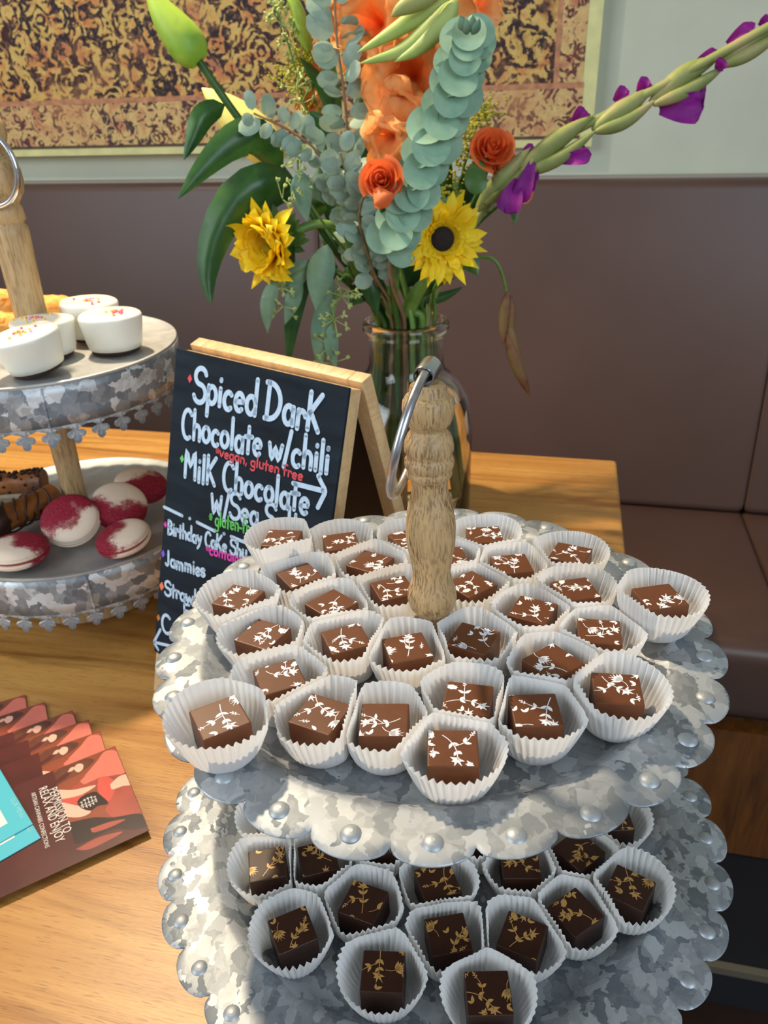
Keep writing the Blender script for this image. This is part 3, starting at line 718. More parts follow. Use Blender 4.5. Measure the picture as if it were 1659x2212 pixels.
zc = LC.z + ZA + .0225
cannolo(onz(-28, 1135, zc), onz(116, 1074, zc - .003), .0155, 'striped chocolate-dipped cannolo at left of the macarons', 3, 6, False)
cannolo(onz(-75, 1050, zc), onz(95, 1040, zc), .0145, 'crumb-coated cannolo lying behind the striped one', 4, 0, True)

# ------------------------------------------------------------------ chalkboard sign
A0 = -.6634; B0 = .2859
E1 = V((math.cos(A0), math.sin(A0), 0)); NN = V((-math.sin(A0), math.cos(A0), 0)); DD = V((0, 0, 1)) * math.cos(B0) + NN * math.sin(B0)
S0 = onz(326, 1505, .75) + V((0, 0, .0012)); SW, SH = .1735, .3009; NRM = E1.cross(DD)   # NRM points to the viewer
SM = frame(S0, E1, DD, NRM)
sign = thing('chalkboard_sign', 'small wooden tabletop chalkboard easel with handwritten chocolate menu', 'sign', mat=frame(S0, E1, NN, (0, 0, 1)))
BOARD = NT('black_chalkboard'); bn = BOARD.noise(BOARD.co((14, 14, 90), rot=(0, .6, 0)), 1, 4)
BOARD.p(Base_Color=BOARD.ramp(bn.outputs[0], [(.3, rgb(20, 29, 37)), (.75, rgb(35, 46, 56))]), Roughness=.8); BOARD.b.inputs['Specular IOR Level'].default_value = .15
mb = MB(); mb.box((0, .043, -.0022), (SW, SH, 0), SM, bev=.0004); board = obj('chalkboard', mb, BOARD.m, sign, .5)
fw_, ft = .013, .011
def rail(nm, lo, hi, fm): m = MB(); m.box(lo, hi, fm, 0, .0007); return obj(nm, m, PINE, sign, .5)
mb = MB()
rail('front_stile', (0, .0046, -.0024 - ft), (fw_, SH - .001, -.0024), SM); rail('front_stile', (SW - fw_, .0046, -.0024 - ft), (SW, SH - .001, -.0024), SM)
rail('front_rail', (fw_, SH - fw_ - .001, -.0024 - ft), (SW - fw_, SH - .001, -.0024), SM); rail('front_rail', (fw_, .043, -.0024 - ft), (SW - fw_, .043 + fw_, -.0024), SM)
D2 = V((0, 0, 1)) * math.cos(B0) - NN * math.sin(B0); top = S0 + DD * SH + NN * .0145
BH = SH; bfoot = top - D2 * (top.z - .7506) / D2.z; bfoot = S0 + NN * ((bfoot - S0).dot(NN)); bfoot.z = .7512
SB = frame(bfoot + NN * .010, E1, D2, E1.cross(D2)); HB = SH + .003
rail('back_leg', (0, .004, 0), (fw_, HB, ft), SB); rail('back_leg', (SW - fw_, .004, 0), (SW, HB, ft), SB)
rail('back_rail', (fw_, HB - fw_, 0), (SW - fw_, HB, ft), SB); rail('back_rail', (fw_, .05, 0), (SW - fw_, .05 + fw_, ft), SB)
mb = MB(); mb.box((fw_, .05, .003), (SW - fw_, HB - .004, .005), SB); obj('back_panel', mb, simple('back_chalkboard', rgb(40, 24, 20), .6), sign, False)
CHALK = simple('white_chalk_paint', rgb(184, 210, 234), .6, 0, .08, 300); CRED = simple('red_chalk', rgb(214, 74, 84), .6); CGRN = simple('green_chalk', rgb(96, 196, 92), .6)
CMAG = simple('magenta_chalk', rgb(222, 60, 178), .6); CPUR = simple('purple_chalk', rgb(112, 84, 214), .6); CORA = simple('orange_chalk', rgb(236, 122, 76), .6); CBRO = simple('ochre_chalk', rgb(186, 112, 50), .6)
def bd(x, y):
    p = onpl(x, y, S0, NRM) - S0; return (p.dot(E1), p.dot(DD))
def arc(cx, cy, rx, ry, a0, a1, n=9): return [(cx + rx * math.cos(math.radians(a0 + (a1 - a0) * i / n)), cy + ry * math.sin(math.radians(a0 + (a1 - a0) * i / n))) for i in range(n + 1)]
# single stroke letters: x-height .5, cap height 1
G = {
 'S': (.55, [arc(.29, .76, .23, .24, 20, 270) + arc(.27, .25, .25, .27, 90, -160)[1:]]), 'p': (.48, [[(.1, .5), (.1, -.38)], arc(.25, .25, .17, .25, 160, -160)]),
 'i': (.22, [[(.11, .5), (.11, 0)], [(.11, .74), (.115, .76)]]), 'c': (.44, [arc(.24, .25, .17, .25, 50, 310)]), 'e': (.46, [[(.09, .24), (.38, .28)] + arc(.24, .25, .16, .25, 10, 310)]),
 'd': (.5, [arc(.24, .25, .17, .25, 20, 340), [(.41, 1.0), (.41, 0)]]), 'D': (.66, [[(.1, 0), (.12, 1)], [(.02, 1.0)] + arc(.14, .5, .42, .5, 85, -85) + [(.03, 0)]]),
 'a': (.48, [arc(.23, .25, .16, .25, 30, 330), [(.39, .48), (.40, 0)]]), 'r': (.36, [[(.1, .5), (.1, 0)], arc(.22, .3, .13, .19, 160, 20)]), 'K': (.56, [[(.1, 1), (.1, 0)], [(.48, .98), (.12, .45)], [(.15, .48), (.46, 0)]]),
 'k': (.56, [[(.1, 1), (.1, 0)], [(.48, .98), (.12, .45)], [(.15, .48), (.46, 0)]]), 'C': (.58, [arc(.34, .5, .26, .5, 45, 300)]), 'h': (.48, [[(.1, 1), (.1, 0)], arc(.245, .3, .145, .2, 170, 0) + [(.39, 0)]]),
 'o': (.48, [arc(.24, .25, .17, .25, 90, 450, 14)]), 'l': (.22, [[(.11, 1), (.11, 0)]]), 't': (.36, [[(.18, .85), (.18, .0)], [(.03, .52), (.34, .55)]]), 'w': (.66, [[(.05, .5), (.18, 0), (.32, .42), (.46, 0), (.6, .5)]]),
 'W': (.66, [[(.05, .75), (.18, 0), (.32, .55), (.46, 0), (.56, .75)]]), '/': (.34, [[(.28, 1), (.06, -.15)]]), '|': (.24, [[(.12, .85), (.12, -.08)]]), 'v': (.44, [[(.05, .5), (.21, 0), (.38, .5)]]), 'g': (.48, [arc(.23, .25, .16, .25, 30, 330), [(.39, .48), (.39, -.2)] + arc(.22, -.2, .17, .16, -10, -150)]),
 'n': (.48, [[(.1, .5), (.1, 0)], arc(.245, .3, .145, .2, 170, 0) + [(.39, 0)]]), ',': (.2, [[(.12, .05), (.06, -.16)]]), 'u': (.48, [[(.1, .5)] + arc(.245, .2, .145, .2, 180, 360), [(.39, .5), (.39, 0)]]), 'f': (.36, [arc(.26, .8, .12, .18, 50, 180) + [(.14, 0)], [(.02, .5), (.3, .52)]]),
 'M': (.72, [[(.1, 0), (.14, 1), (.36, .42), (.58, 1), (.62, 0)]]), 'B': (.54, [[(.1, 0), (.1, 1)], arc(.12, .75, .3, .25, 90, -90), arc(.12, .26, .36, .26, 90, -90)]), 'y': (.46, [[(.08, .5), (.22, .06)], [(.4, .5), (.24, -.1), (.08, -.36)]]),
 'm': (.7, [[(.1, .5), (.1, 0)], arc(.22, .3, .12, .2, 170, 0) + [(.34, 0)], arc(.46, .3, .12, .2, 170, 0) + [(.58, 0)]]), 'J': (.44, [[(.3, 1), (.3, .2)] + arc(.18, .2, .12, .2, 0, -150)]), 's': (.38, [arc(.19, .37, .13, .13, 30, 270) + arc(.18, .13, .14, .13, 90, -150)[1:]]),
 'b': (.48, [[(.1, 1), (.1, 0)], arc(.25, .25, .17, .25, 160, -160)]), '*': (.34, [[(.05, .45), (.29, .45)], [(.10, .62), (.24, .28)], [(.24, .62), (.10, .28)]]), '-': (.3, [[(.05, .28), (.25, .28)]]), ' ': (.26, []), '.': (.2, [[(.1, .02), (.11, .03)]]),
 'F': (.44, [[(.1, 1), (.1, 0)], [(.1, 1), (.4, 1)], [(.1, .52), (.34, .52)]])}
def stroke(m, pts, w, z=.0003):
    # flat chalk stroke with round ends lying on the board
    q = [V((x, y, 0)) for x, y in pts]; b = []
    if len(q) > 2: q = catmull(q, 3)
    for i in range(len(q)):
        a = q[max(0, i - 1)]; c = q[min(len(q) - 1, i + 1)]; t = (c - a).normalized() if (c - a).length > 1e-9 else V((1, 0, 0)); n = V((-t.y, t.x, 0)); b.append((q[i] + n * w / 2, q[i] - n * w / 2))
    P = lambda p: SM @ V((p.x, p.y, z))
    m.grid([[P(l), P(r)] for l, r in b])
    for c in (q[0], q[-1]): m.poly([P(c + V((math.cos(2 * PI * k / 10), math.sin(2 * PI * k / 10), 0)) * w * .5) for k in range(10)])
def lettering(text, p0, p1, cap, w, mat, nm='lettering', jit=.03):
    (x0, y0), (x1, y1) = bd(*p0), bd(*p1); tot = sum(G[ch][0] for ch in text); L = math.hypot(x1 - x0, y1 - y0); sx = L / tot
    ux, uy = (x1 - x0) / L, (y1 - y0) / L; m = MB(); cx = 0
    c0 = bd(*p0); c1 = bd(p0[0], p0[1] - cap); sy = math.hypot(c1[0] - c0[0], c1[1] - c0[1]); ww = w / cap * sy; sy *= (cap - w) / cap
    for i, ch in enumerate(text):
        dy = jit * math.sin(i * 2.1 + len(text))
        for st in G[ch][1]:
            pts = [((cx + gx) * sx, (gy + dy) * sy) for gx, gy in st]
            stroke(m, [(x0 + a * ux - b * uy, y0 + a * uy + b * ux) for a, b in pts], ww)
        cx += G[ch][0]
    return obj(nm, m, mat, board, False)
lettering('Spiced DarK', (417, 862), (693, 936), 84, 11.5, CHALK); lettering('Chocolate w/chili', (391, 942), (711, 1024), 72, 10, CHALK)
lettering('*vegan, gluten free', (466, 983), (655, 1039), 27, 4, CRED); lettering('MilK Chocolate', (396, 1030), (668, 1112), 68, 9.5, CHALK)
lettering('W/Sea Salt', (455, 1106), (645, 1162), 62, 8.5, CHALK); lettering('* gluten-free', (452, 1130), (560, 1160), 36, 4.2, CGRN)
lettering('Birthday Cake Shu', (362, 1152), (534, 1207), 36, 6, CHALK); lettering('*contains', (445, 1194), (526, 1220), 28, 4.2, CMAG)
lettering('Jammies', (357, 1220), (444, 1247), 37, 6, CHALK); lettering('Strawberry', (356, 1283), (478, 1326), 36, 6, CHALK); lettering('F', (396, 1333), (412, 1337), 34, 6, CHALK); lettering('C', (349, 1366), (371, 1372), 46, 7, CHALK)
def marks(nm, lines, w, mat):
    m = MB()
    for ln in lines:
        q = [bd(*p) for p in ln]; a = bd(400, 1000); b = bd(400, 1000 - w); stroke(m, q, math.hypot(a[0] - b[0], a[1] - b[1]))
    return obj(nm, m, mat, board, False)
marks('right_arrow', [[(634, 1044), (698, 1060)], [(688, 1028), (696, 1045), (703, 1061), (696, 1078), (687, 1096)]], 10, CHALK)
marks('left_arrow', [[(347, 1360), (333, 1387)], [(333, 1387), (342, 1403)], [(333, 1387), (385, 1399)]], 7.5, CHALK)
marks('dividing_line', [[(355, 1095), (394, 1114)], [(410, 1120), (411, 1120)], [(426, 1128), (464, 1147)], [(484, 1153), (485, 1153)], [(500, 1159), (545, 1178)], [(560, 1184), (561, 1184)]], 7.5, CHALK)
def bullet(x, y, r, mat):
    u, v = bd(x, y); a = bd(x, y - r); h = math.hypot(a[0] - u, a[1] - v); m = MB()
    m.poly([SM @ V((u + dx * h * .75, v + dy * h, .0004)) for dx, dy in ((0, -1), (1, 0), (0, 1), (-1, 0))]); obj('bullet_mark', m, mat, board, False)
for q in ((411, 818, 10, CRED), (394, 991, 9, CGRN), (358, 1133, 7, CMAG), (353, 1196, 9, CPUR), (350, 1266, 10, CORA), (343, 1334, 8, CBRO)): bullet(*q)

# ------------------------------------------------------------------ leaflets
SKIN = simple('printed_coral_skin', rgb(226, 120, 100), .3, 0, .08, 50); SKINL = simple('printed_light_skin', rgb(250, 186, 160), .3); SKIND = simple('printed_deep_red', rgb(176, 66, 54), .3, 0, .15, 40)
MAROON = simple('printed_maroon', rgb(86, 36, 32), .28, 0, .25, 30); BLACKP = simple('printed_dark_brown', rgb(46, 28, 26), .28, 0, .2, 40); RUST = simple('printed_rust', rgb(146, 70, 44), .3, 0, .2, 40)
CORAL = simple('printed_coral_red', rgb(214, 84, 70), .3, 0, .1, 40); SKIND2 = simple('printed_brick_red', rgb(170, 74, 58), .3, 0, .22, 28); BROWNH = simple('printed_brown_hair', rgb(104, 56, 38), .3, 0, .35, 60)
TEXTW = simple('printed_white_text', rgb(236, 226, 214), .4); TEAL = simple('printed_turquoise', rgb(84, 190, 204), .3); CARDW = simple('white_card', rgb(238, 232, 222), .35); PHOTO = simple('printed_grey_photo', rgb(120, 112, 100), .3, 0, .3, 90)
TEXTT = simple('printed_pale_text', rgb(150, 216, 224), .4)
CA, CB, CC_ = onz(250, 1617, .753), onz(324, 1799, .753), onz(31, 1912, .753)
cx_ = (CA - CB).normalized(); cyv = (CC_ - CB); cyv = (cyv - cx_ * cyv.dot(cx_)).normalized()      # x: B->A, y: B->C
def smooth_poly(pts, n=4):
    q = catmull([(*p, 0) for p in pts] + [(*pts[0], 0)], n)[:-1]; return [(p.x, p.y) for p in q]
def txt(body, size, fr, mat, parent, sx=1.0, nm='lettering'):
    cu = bpy.data.curves.new('lettering_curve', 'FONT'); cu.body = body; cu.size = size; cu.resolution_u = 2
    o = bpy.data.objects.new('tmp', cu); COL.objects.link(o); dg = bpy.context.evaluated_depsgraph_get(); me = bpy.data.meshes.new_from_object(o.evaluated_get(dg)); bpy.data.objects.remove(o)
    m = MB(); m.v = [fr @ V((v.co.x * sx, v.co.y, .00004)) for v in me.vertices]
    for p in me.polygons: m.face(p.vertices)
    bpy.data.meshes.remove(me); return obj(nm, m, mat, parent, False)
CLN, CWD = .150, (CA - CB).length
def leaflet(org, rot, z, lab, detail):
    x = (Matrix.Rotation(rot, 3, 'Z') @ cx_); y = (Matrix.Rotation(rot, 3, 'Z') @ cyv); zz = x.cross(y)
    flip = zz.z < 0
    F = frame((org.x, org.y, z), x, y, (0, 0, 1))
    t = thing('red_leaflet', lab, 'leaflet', mat=T((org.x, org.y, z)), group='fanned red leaflets')
    m = MB(); m.box((0, 0, 0), (CWD, CLN, .0006), F); obj('card', m, [MAROON], t, False)
    h = .0006
    def shape(pts, mat, dz, nm='printed_picture'):
        m = MB(); q = smooth_poly(pts)
        q = clip([(a - CWD / 2, b) for a, b in q], CWD / 2 - .0003); 
        if not q: return
        q = [(a + CWD / 2, min(max(b, .0004), CLN - .0004)) for a, b in q]
        m.poly([F @ V((a, b, h + dz)) for a, b in q]); obj(nm, m, mat, t, False)
    w = CWD
    # a hand holding a round chocolate to lips, as soft colour areas
    def art(pts, mat, dz, nm='printed_picture'):
        q = []
        for X, Y in pts:
            P = onz(.205 * X, 1640 + .205 * Y, .753) - CB; q.append((P.dot(cx_), P.dot(cyv)))
        shape(q, mat, dz, nm)
    art([(560, 0), (900, -250), (1250, -150), (1330, 60), (1440, 330), (1540, 610), (1180, 640), (760, 690), (400, 640), (180, 420), (300, 160)], RUST, .00001)
    art([(860, 260), (1000, 90), (1120, -60), (1290, -60), (1400, 300), (1530, 600), (1220, 640), (1120, 560), (1150, 480), (1040, 380), (1010, 300), (760, 350)], SKIND2, .00002)
    art([(900, 200), (1020, 60), (1120, -60), (1280, -40), (1340, 150), (1180, 200), (1060, 220), (960, 260)], SKIN, .00003)
    art([(1040, 240), (1110, 205), (1200, 250), (1210, 380), (1140, 480), (1080, 440), (1040, 350)], CORAL, .00004)
    art([(1170, 290), (1260, 210), (1350, 190), (1390, 290), (1300, 310), (1190, 345)], SKINL, .00005)
    art([(230, 390), (420, 380), (600, 350), (780, 350), (1010, 300), (960, 350), (840, 410), (640, 450), (480, 440), (300, 460)], SKINL, .00005)
    art([(480, 430), (660, 430), (860, 390), (900, 420), (840, 500), (660, 490)], CORAL, .00004)
    art([(240, 450), (480, 440), (700, 490), (920, 540), (960, 590), (840, 640), (650, 625), (420, 570), (300, 590)], SKINL, .00006)
    art([(850, 260), (930, 190), (1000, 230), (900, 290)], SKIN, .00004)
    art([(560, 190), (760, 40), (1000, 30), (860, 170), (720, 240), (560, 330), (420, 350)], BROWNH, .00002)
    art([(620, 230), (780, 120), (700, 230), (560, 300)], MAROON, .00003)
    art([(720, 165), (750, 120), (790, 110), (770, 150)], SKINL, .00006)
    art([(780, 130), (820, 80), (880, 80), (880, 130), (830, 165)], SKINL, .00006)
    art([(820, 480), (870, 420), (1000, 370), (1060, 400), (1150, 490), (1040, 520), (960, 570), (860, 540)], BLACKP, .00007)
    art([(760, 690), (1000, 640), (1200, 640), (1500, 600), (1570, 720), (1400, 770), (1200, 760), (900, 900), (740, 900)], BLACKP, .00003)
    art([(960, 760), (1160, 690), (1330, 660), (1180, 740), (1000, 800)], SKIND2, .00004)
    art([(250, 930), (460, 860), (700, 880), (640, 980), (480, 1080), (300, 1100), (220, 1060)], SKIND2, .00003)
    art([(200, 1180), (480, 1090), (700, 960), (620, 1060), (440, 1180), (220, 1260)], BLACKP, .00004)
    art([(800, 980), (1050, 850), (1300, 790), (1160, 880), (940, 980)], SKIND2, .00003)
    if detail:
        e = onz(.205 * 945, 1640 + .205 * 478, .753) - CB; ex_, ey_ = e.dot(cx_), e.dot(cyv); re = .0064
        shape([(ex_ + re * math.cos(a), ey_ + re * math.sin(a)) for a in [2 * PI * k / 16 for k in range(16)]], BLACKP, .00008, 'printed_chocolate')
        m = MB()
        for k in range(5):
            yy = (k - 2) * .0024; L_ = math.sqrt(max(0, re ** 2 - yy ** 2)) * .9
            for s, o_ in ((-.62, .1), (0, -.12), (.62, .05)):
                xx = ex_ + s * L_; y_ = ey_ + yy; W_ = L_ * .25
                m.poly([F @ V((a_, b_, h + .0001)) for a_, b_ in ((xx - W_, y_ - .0006), (xx + W_, y_ - .0003), (xx + W_, y_ + .0003), (xx - W_, y_ + .0001))])
                m.poly([F @ V((a_, b_, h + .0001)) for a_, b_ in ((xx + W_ * o_ * 4, y_ - .0008), (xx + W_ * o_ * 4 + .0006, y_ - .0008), (xx + W_ * o_ * 4 + .0004, y_ + .0011), (xx + W_ * o_ * 4 - .0003, y_ + .0011))])
        obj('chocolate_emblem', m, TEXTW, t, False)
        def tf(px, py, qx, qy):
            a = onz(px, py, z + h); b = onz(qx, qy, z + h); d = (b - a).normalized(); n = V((0, 0, 1)).cross(d); f = frame(a + V((0, 0, .00012)), d, n, (0, 0, 1)); return f, (b - a).length
        for body, p, q, sz in (('PERMISSION TO', (105, 1706), (143, 1820), .0088), ('RELAX AND ENJOY', (83, 1704), (126, 1836), .0088), ('ARTISAN CANNABIS CONFECTIONS', (67, 1714), (101, 1846), .0044)):
            f, L_ = tf(*p, *q); txt(body, sz, f, TEXTW, t, L_ / (len(body) * .64 * sz))
    return t
labs = ['red leaflet on top of the fan, lettered with a chocolate photo', 'red leaflet directly under the top lettered one', 'third red leaflet from the top of the fan', 'fourth red leaflet from the top of the fan', 'red leaflet second from the bottom of the fan', 'lowest and farthest back red leaflet of the fan']
offs = [(0, 0, 0), (-.022, .016, .05), (-.038, .030, .07), (-.052, .045, .02), (-.084, .056, .06), (-.108, .066, .09)]
for i, (dx, dy, ro) in enumerate(offs):
    leaflet(CB + V((dx, dy, 0)), -ro, .7506 + .0009 * (len(offs) - 1 - i), labs[i], i == 0)
zt = .7506 + .0009 * 6
def teal_card(corner, e_up, e_dn, z, lab, text_e, nm='turquoise_leaflet'):
    c = onz(*corner, z); u = (onz(*e_up, z) - c).normalized(); d = (onz(*e_dn, z) - c); d = (d - u * d.dot(u)).normalized()
    F = frame((c.x, c.y, z), u, d, (0, 0, 1)); t = thing(nm, lab, 'leaflet', mat=T((c.x, c.y, z)), group='turquoise bordered leaflets')
    m = MB(); m.box((0, 0, 0), (.15, .15, .0006), F); obj('card', m, TEAL, t, False)
    m = MB(); m.poly([F @ V(p) for p in ((.013, .013, .00064), (.14, .013, .00064), (.14, .14, .00064), (.013, .14, .00064))]); obj('white_field', m, CARDW, t, False)
    m = MB(); m.poly([F @ V(p) for p in ((.030, .026, .00068), (.060, .026, .00068), (.060, .055, .00068), (.030, .055, .00068))]); obj('printed_photo', m, PHOTO, t, False)
    f1 = frame(F @ V((.034, .0045, .0007)), -u, V((0, 0, 1)).cross(-u), (0, 0, 1)); txt('OUR MENU', .0046, f1, TEXTT, t)
    f2 = frame(F @ V((.0045, .028, .0007)), d, V((0, 0, 1)).cross(d), (0, 0, 1)); txt('OUR MENU', .0062, f2, TEXTT, t)
teal_card((88, 1811), (0, 1662), (60, 1826), zt, 'turquoise bordered leaflet underneath, its corner on the red leaflet', True)
teal_card((71, 1781), (-20, 1630), (0, 2006), zt + .0009, 'turquoise bordered leaflet uppermost at left picture edge', True)
# ------------------------------------------------------------------ glass vase
VY = .85; VX = .0305; VC = V((VX, VY, .7504))
vase = thing('glass_vase', 'clear glass bottle vase with wide rolled rim behind the chalkboard', 'vase', mat=T(VC))
outp = [(.001, 0), (.066, 0), (.074, .003), (.0765, .010), (.0765, .115), (.0750, .135), (.0700, .152), (.0610, .167), (.0510, .177), (.0445, .184), (.0420, .192), (.0415, .210), (.0420, .222), (.0445, .226), (.0475, .229), (.0485, .233), (.0475, .2375), (.0450, .2395)]
inp = [(.0400, .2395), (.0388, .232), (.0386, .192), (.0410, .182), (.0480, .1735), (.0580, .164), (.0670, .149), (.0718, .134), (.0733, .115), (.0733, .012), (.070, .007), (.001, .006)]
mb = MB(); mb.lathe(outp + inp, 72, frame=T(VC), cap=False)
obj('glass_body', mb, GLASS, vase)
mb = MB(); mb.lathe([(.001, .0064), (.0695, .0074), (.0728, .0124), (.0728, .115), (.0713, .1335), (.0668, .148), (.0640, .1525), (.001, .1525)], 64, frame=T(VC), cap=False)
obj('water', mb, WATER, vase, .5)

# ------------------------------------------------------------------ flower helpers
def B(x, y, dy=0.0): return ony(x, y, VY + dy)
def tocam(p): return (CAM - p).normalized()
LEAFS = {
 'lance': lambda t: math.sin(PI * min(1, t) ** .75) ** .9 if 0 < t < 1 else 0, 'oval': lambda t: math.sqrt(max(0, 1 - (2 * t - 1) ** 2)), 'lily': lambda t: (math.sin(PI * t ** .62) ** .75 if 0 < t < 1 else 0) * (1 - .15 * t),
 'petal': lambda t: (.35 + .65 * math.sin(PI * .5 * min(1, t * 1.35))) * (1 if t < .8 else math.sqrt(max(0, 1 - ((t - .8) / .2) ** 2)) * .75 + .25 * (1 - (t - .8) / .2)), 'ray': lambda t: (.45 + .55 * math.sin(PI * t * .9)) * (1 if t < .6 else max(0.02, 1 - ((t - .6) / .4) ** 1.6)), 'sheath': lambda t: math.sin(PI * t ** .7) if 0 < t < 1 else 0}
def blade(m, path, w, shape='lance', nrm=None, cup=.25, ruffle=0, fold=0, n=14, nv=6, mat=0, rf=5, seed=0):
    pts = catmull(path, max(2, n // max(1, len(path) - 1))); N = len(pts); f = LEAFS[shape]; rows = []
    for i, p in enumerate(pts):
        t = i / (N - 1); tg = (pts[min(N - 1, i + 1)] - pts[max(0, i - 1)]).normalized()
        nn = nrm if nrm is not None else tocam(p); sd = tg.cross(nn)
        if sd.length < .05: sd = tg.cross(V((.3, .2, .9)))
        sd.normalize(); up = sd.cross(tg); hw = w * .5 * max(f(t), .012)
        rows.append([p + sd * (hw * s) + up * (-cup * hw * s * s - fold * hw * abs(s) + ruffle * w * t * math.sin(rf * s * 2.2 + t * 7 + seed) * abs(s)) for s in [-1 + 2 * k / nv for k in range(nv + 1)]])
    m.grid(rows, mat)
def spindle(m, path, w, k=.9, n=12, mat=0, ridge=.06, flat=1.0):
    pts = catmull(path, 6); N = len(pts); rows = []; side = None
    for i, p in enumerate(pts):
        t = i / (N - 1); tg = (pts[min(N - 1, i + 1)] - pts[max(0, i - 1)]).normalized()
        s = tg.cross(tocam(p)).normalized(); u = s.cross(tg); r = w * .5 * max(.03, math.sin(PI * (.04 + .96 * t) ** k) ** .75)
        rows.append([p + (s * math.cos(2 * PI * j / n) + u * math.sin(2 * PI * j / n) * flat) * r * (1 + ridge * math.cos(3 * 2 * PI * j / n)) for j in range(n)])
    m.grid(rows, mat, True); m.poly(rows[0][::-1], mat); m.poly(rows[-1], mat)
LF_D = mat_petal('dark_lily_leaf', [(.3, rgb(34, 74, 34)), (.7, rgb(62, 106, 46))], 30, .18, .32)
LF_M = mat_petal('green_leaf', [(.3, rgb(62, 104, 52)), (.7, rgb(98, 138, 72))], 40, .25, .4)
LF_G = mat_petal('seeded_eucalyptus_leaf', [(.3, rgb(104, 142, 116)), (.7, rgb(138, 168, 132))], 40, .25, .5)
LF_B = mat_petal('silver_eucalyptus_leaf', [(.3, rgb(120, 160, 136)), (.7, rgb(156, 188, 160))], 45, .18, .6)
LF_S = mat_petal('small_eucalyptus_leaf', [(.3, rgb(122, 154, 140)), (.7, rgb(160, 180, 158))], 60, .2, .55)
STEM = mat_petal('green_stem', [(.3, rgb(84, 124, 50)), (.7, rgb(120, 156, 70))], 40, .1, .4)
STEM_D = mat_petal('dark_green_stem', [(.3, rgb(44, 84, 30)), (.7, rgb(70, 108, 42))], 40, .1, .4)
STEM_B = mat_petal('brown_stem', [(.3, rgb(116, 92, 66)), (.7, rgb(150, 124, 88))], 60, .05, .5)
BUDG = mat_petal('lime_lily_bud', [(.3, rgb(136, 186, 62)), (.6, rgb(182, 212, 80)), (.8, rgb(150, 192, 74))], 22, .25, .45)
BUDY = mat_petal('yellow_lily_bud', [(.3, rgb(240, 226, 110)), (.7, rgb(246, 240, 160))], 20, .3, .5)
ORG = mat_petal('orange_gladiolus_petal', [(.3, rgb(255, 150, 64)), (.5, rgb(255, 172, 92)), (.72, rgb(255, 192, 126))], 30, .3)
ROS = mat_petal('orange_rose_petal', [(.3, rgb(232, 110, 52)), (.7, rgb(248, 140, 78))], 40, .3)
PUR = mat_petal('purple_gladiolus_petal', [(.3, rgb(120, 10, 124)), (.7, rgb(164, 20, 156))], 40, .3)
YEL = mat_petal('yellow_sunflower_petal', [(.3, rgb(255, 212, 10)), (.7, rgb(255, 232, 40))], 60, .3)
GOL = mat_petal('goldenrod_bloom', [(.3, rgb(150, 156, 40)), (.7, rgb(206, 200, 70))], 90, .2)
SEED = mat_petal('pale_green_seed', [(.3, rgb(164, 184, 104)), (.7, rgb(198, 210, 132))], 90, .2)
SHEA = mat_petal('gladiolus_sheath', [(.3, rgb(130, 146, 78)), (.55, rgb(160, 164, 96)), (.75, rgb(190, 168, 118))], 26, .2, .5)
WILT = mat_petal('withered_bud', [(.3, rgb(96, 54, 36)), (.5, rgb(132, 92, 60)), (.7, rgb(128, 116, 62))], 40, .15, .6)
PALE = mat_petal('pale_green_filler', [(.3, rgb(164, 196, 144)), (.7, rgb(204, 222, 184))], 60, .3)
DISC = simple('sunflower_disc', rgb(30, 18, 12), .8, 0, .4, 300, .5)
# every stem has its own place in the vase mouth
SLOTS = [(.0340 * math.sqrt((k + .5) / 40) * math.cos(k * 2.39996), .0340 * math.sqrt((k + .5) / 40) * math.sin(k * 2.39996)) for k in range(40)]
def neck(ang, r=.026): return V((VX + r * math.cos(ang), VY + r * math.sin(ang), .985))
def take_slot(ang, r):
    q = min(SLOTS, key=lambda s: math.hypot(s[0] - r * math.cos(ang), s[1] - r * math.sin(ang))); SLOTS.remove(q); return q
def foot(ang, r=.045): return V((VX + r * math.cos(ang), VY + r * math.sin(ang), .765))
def flower(name, label, cat, p, group=None): return thing(name, label, cat, mat=T(p), group=group)
def stem(t, ang, pts, r=.0035, mat=None, r2=None, rin=.024):
    sx, sy = take_slot(ang, rin); d = (V(pts[0]) - V((VX + sx, VY + sy, .985)))
    P = [V((VX + sx * 1.75, VY + sy * 1.75, .766 + abs(sx) * .1)), V((VX + sx * 1.35, VY + sy * 1.35, .87)), V((VX + sx, VY + sy, .962)), V((VX + sx * 1.02, VY + sy * 1.02, .996))] + pts
    r = min(r, .0032 if r < .0045 else .0042)
    q = catmull(P, 7); r2 = r2 or r * .8
    m = MB(); m.tube(q, [r + (r2 - r) * i / (len(q) - 1) for i in range(len(q))], 9); return obj('stem', m, mat or STEM, t)
def leafpart(t, path, w, mat, shape='lily', nm='leaf', **k):
    m = MB(); blade(m, path, w, shape, **k); return obj(nm, m, mat, t)
def pxm(p): return (p - CAM).dot(FW) / FPX      # metres per photo pixel at a point
def PX(x, y, dy, n): return pxm(B(x, y, dy)) * n

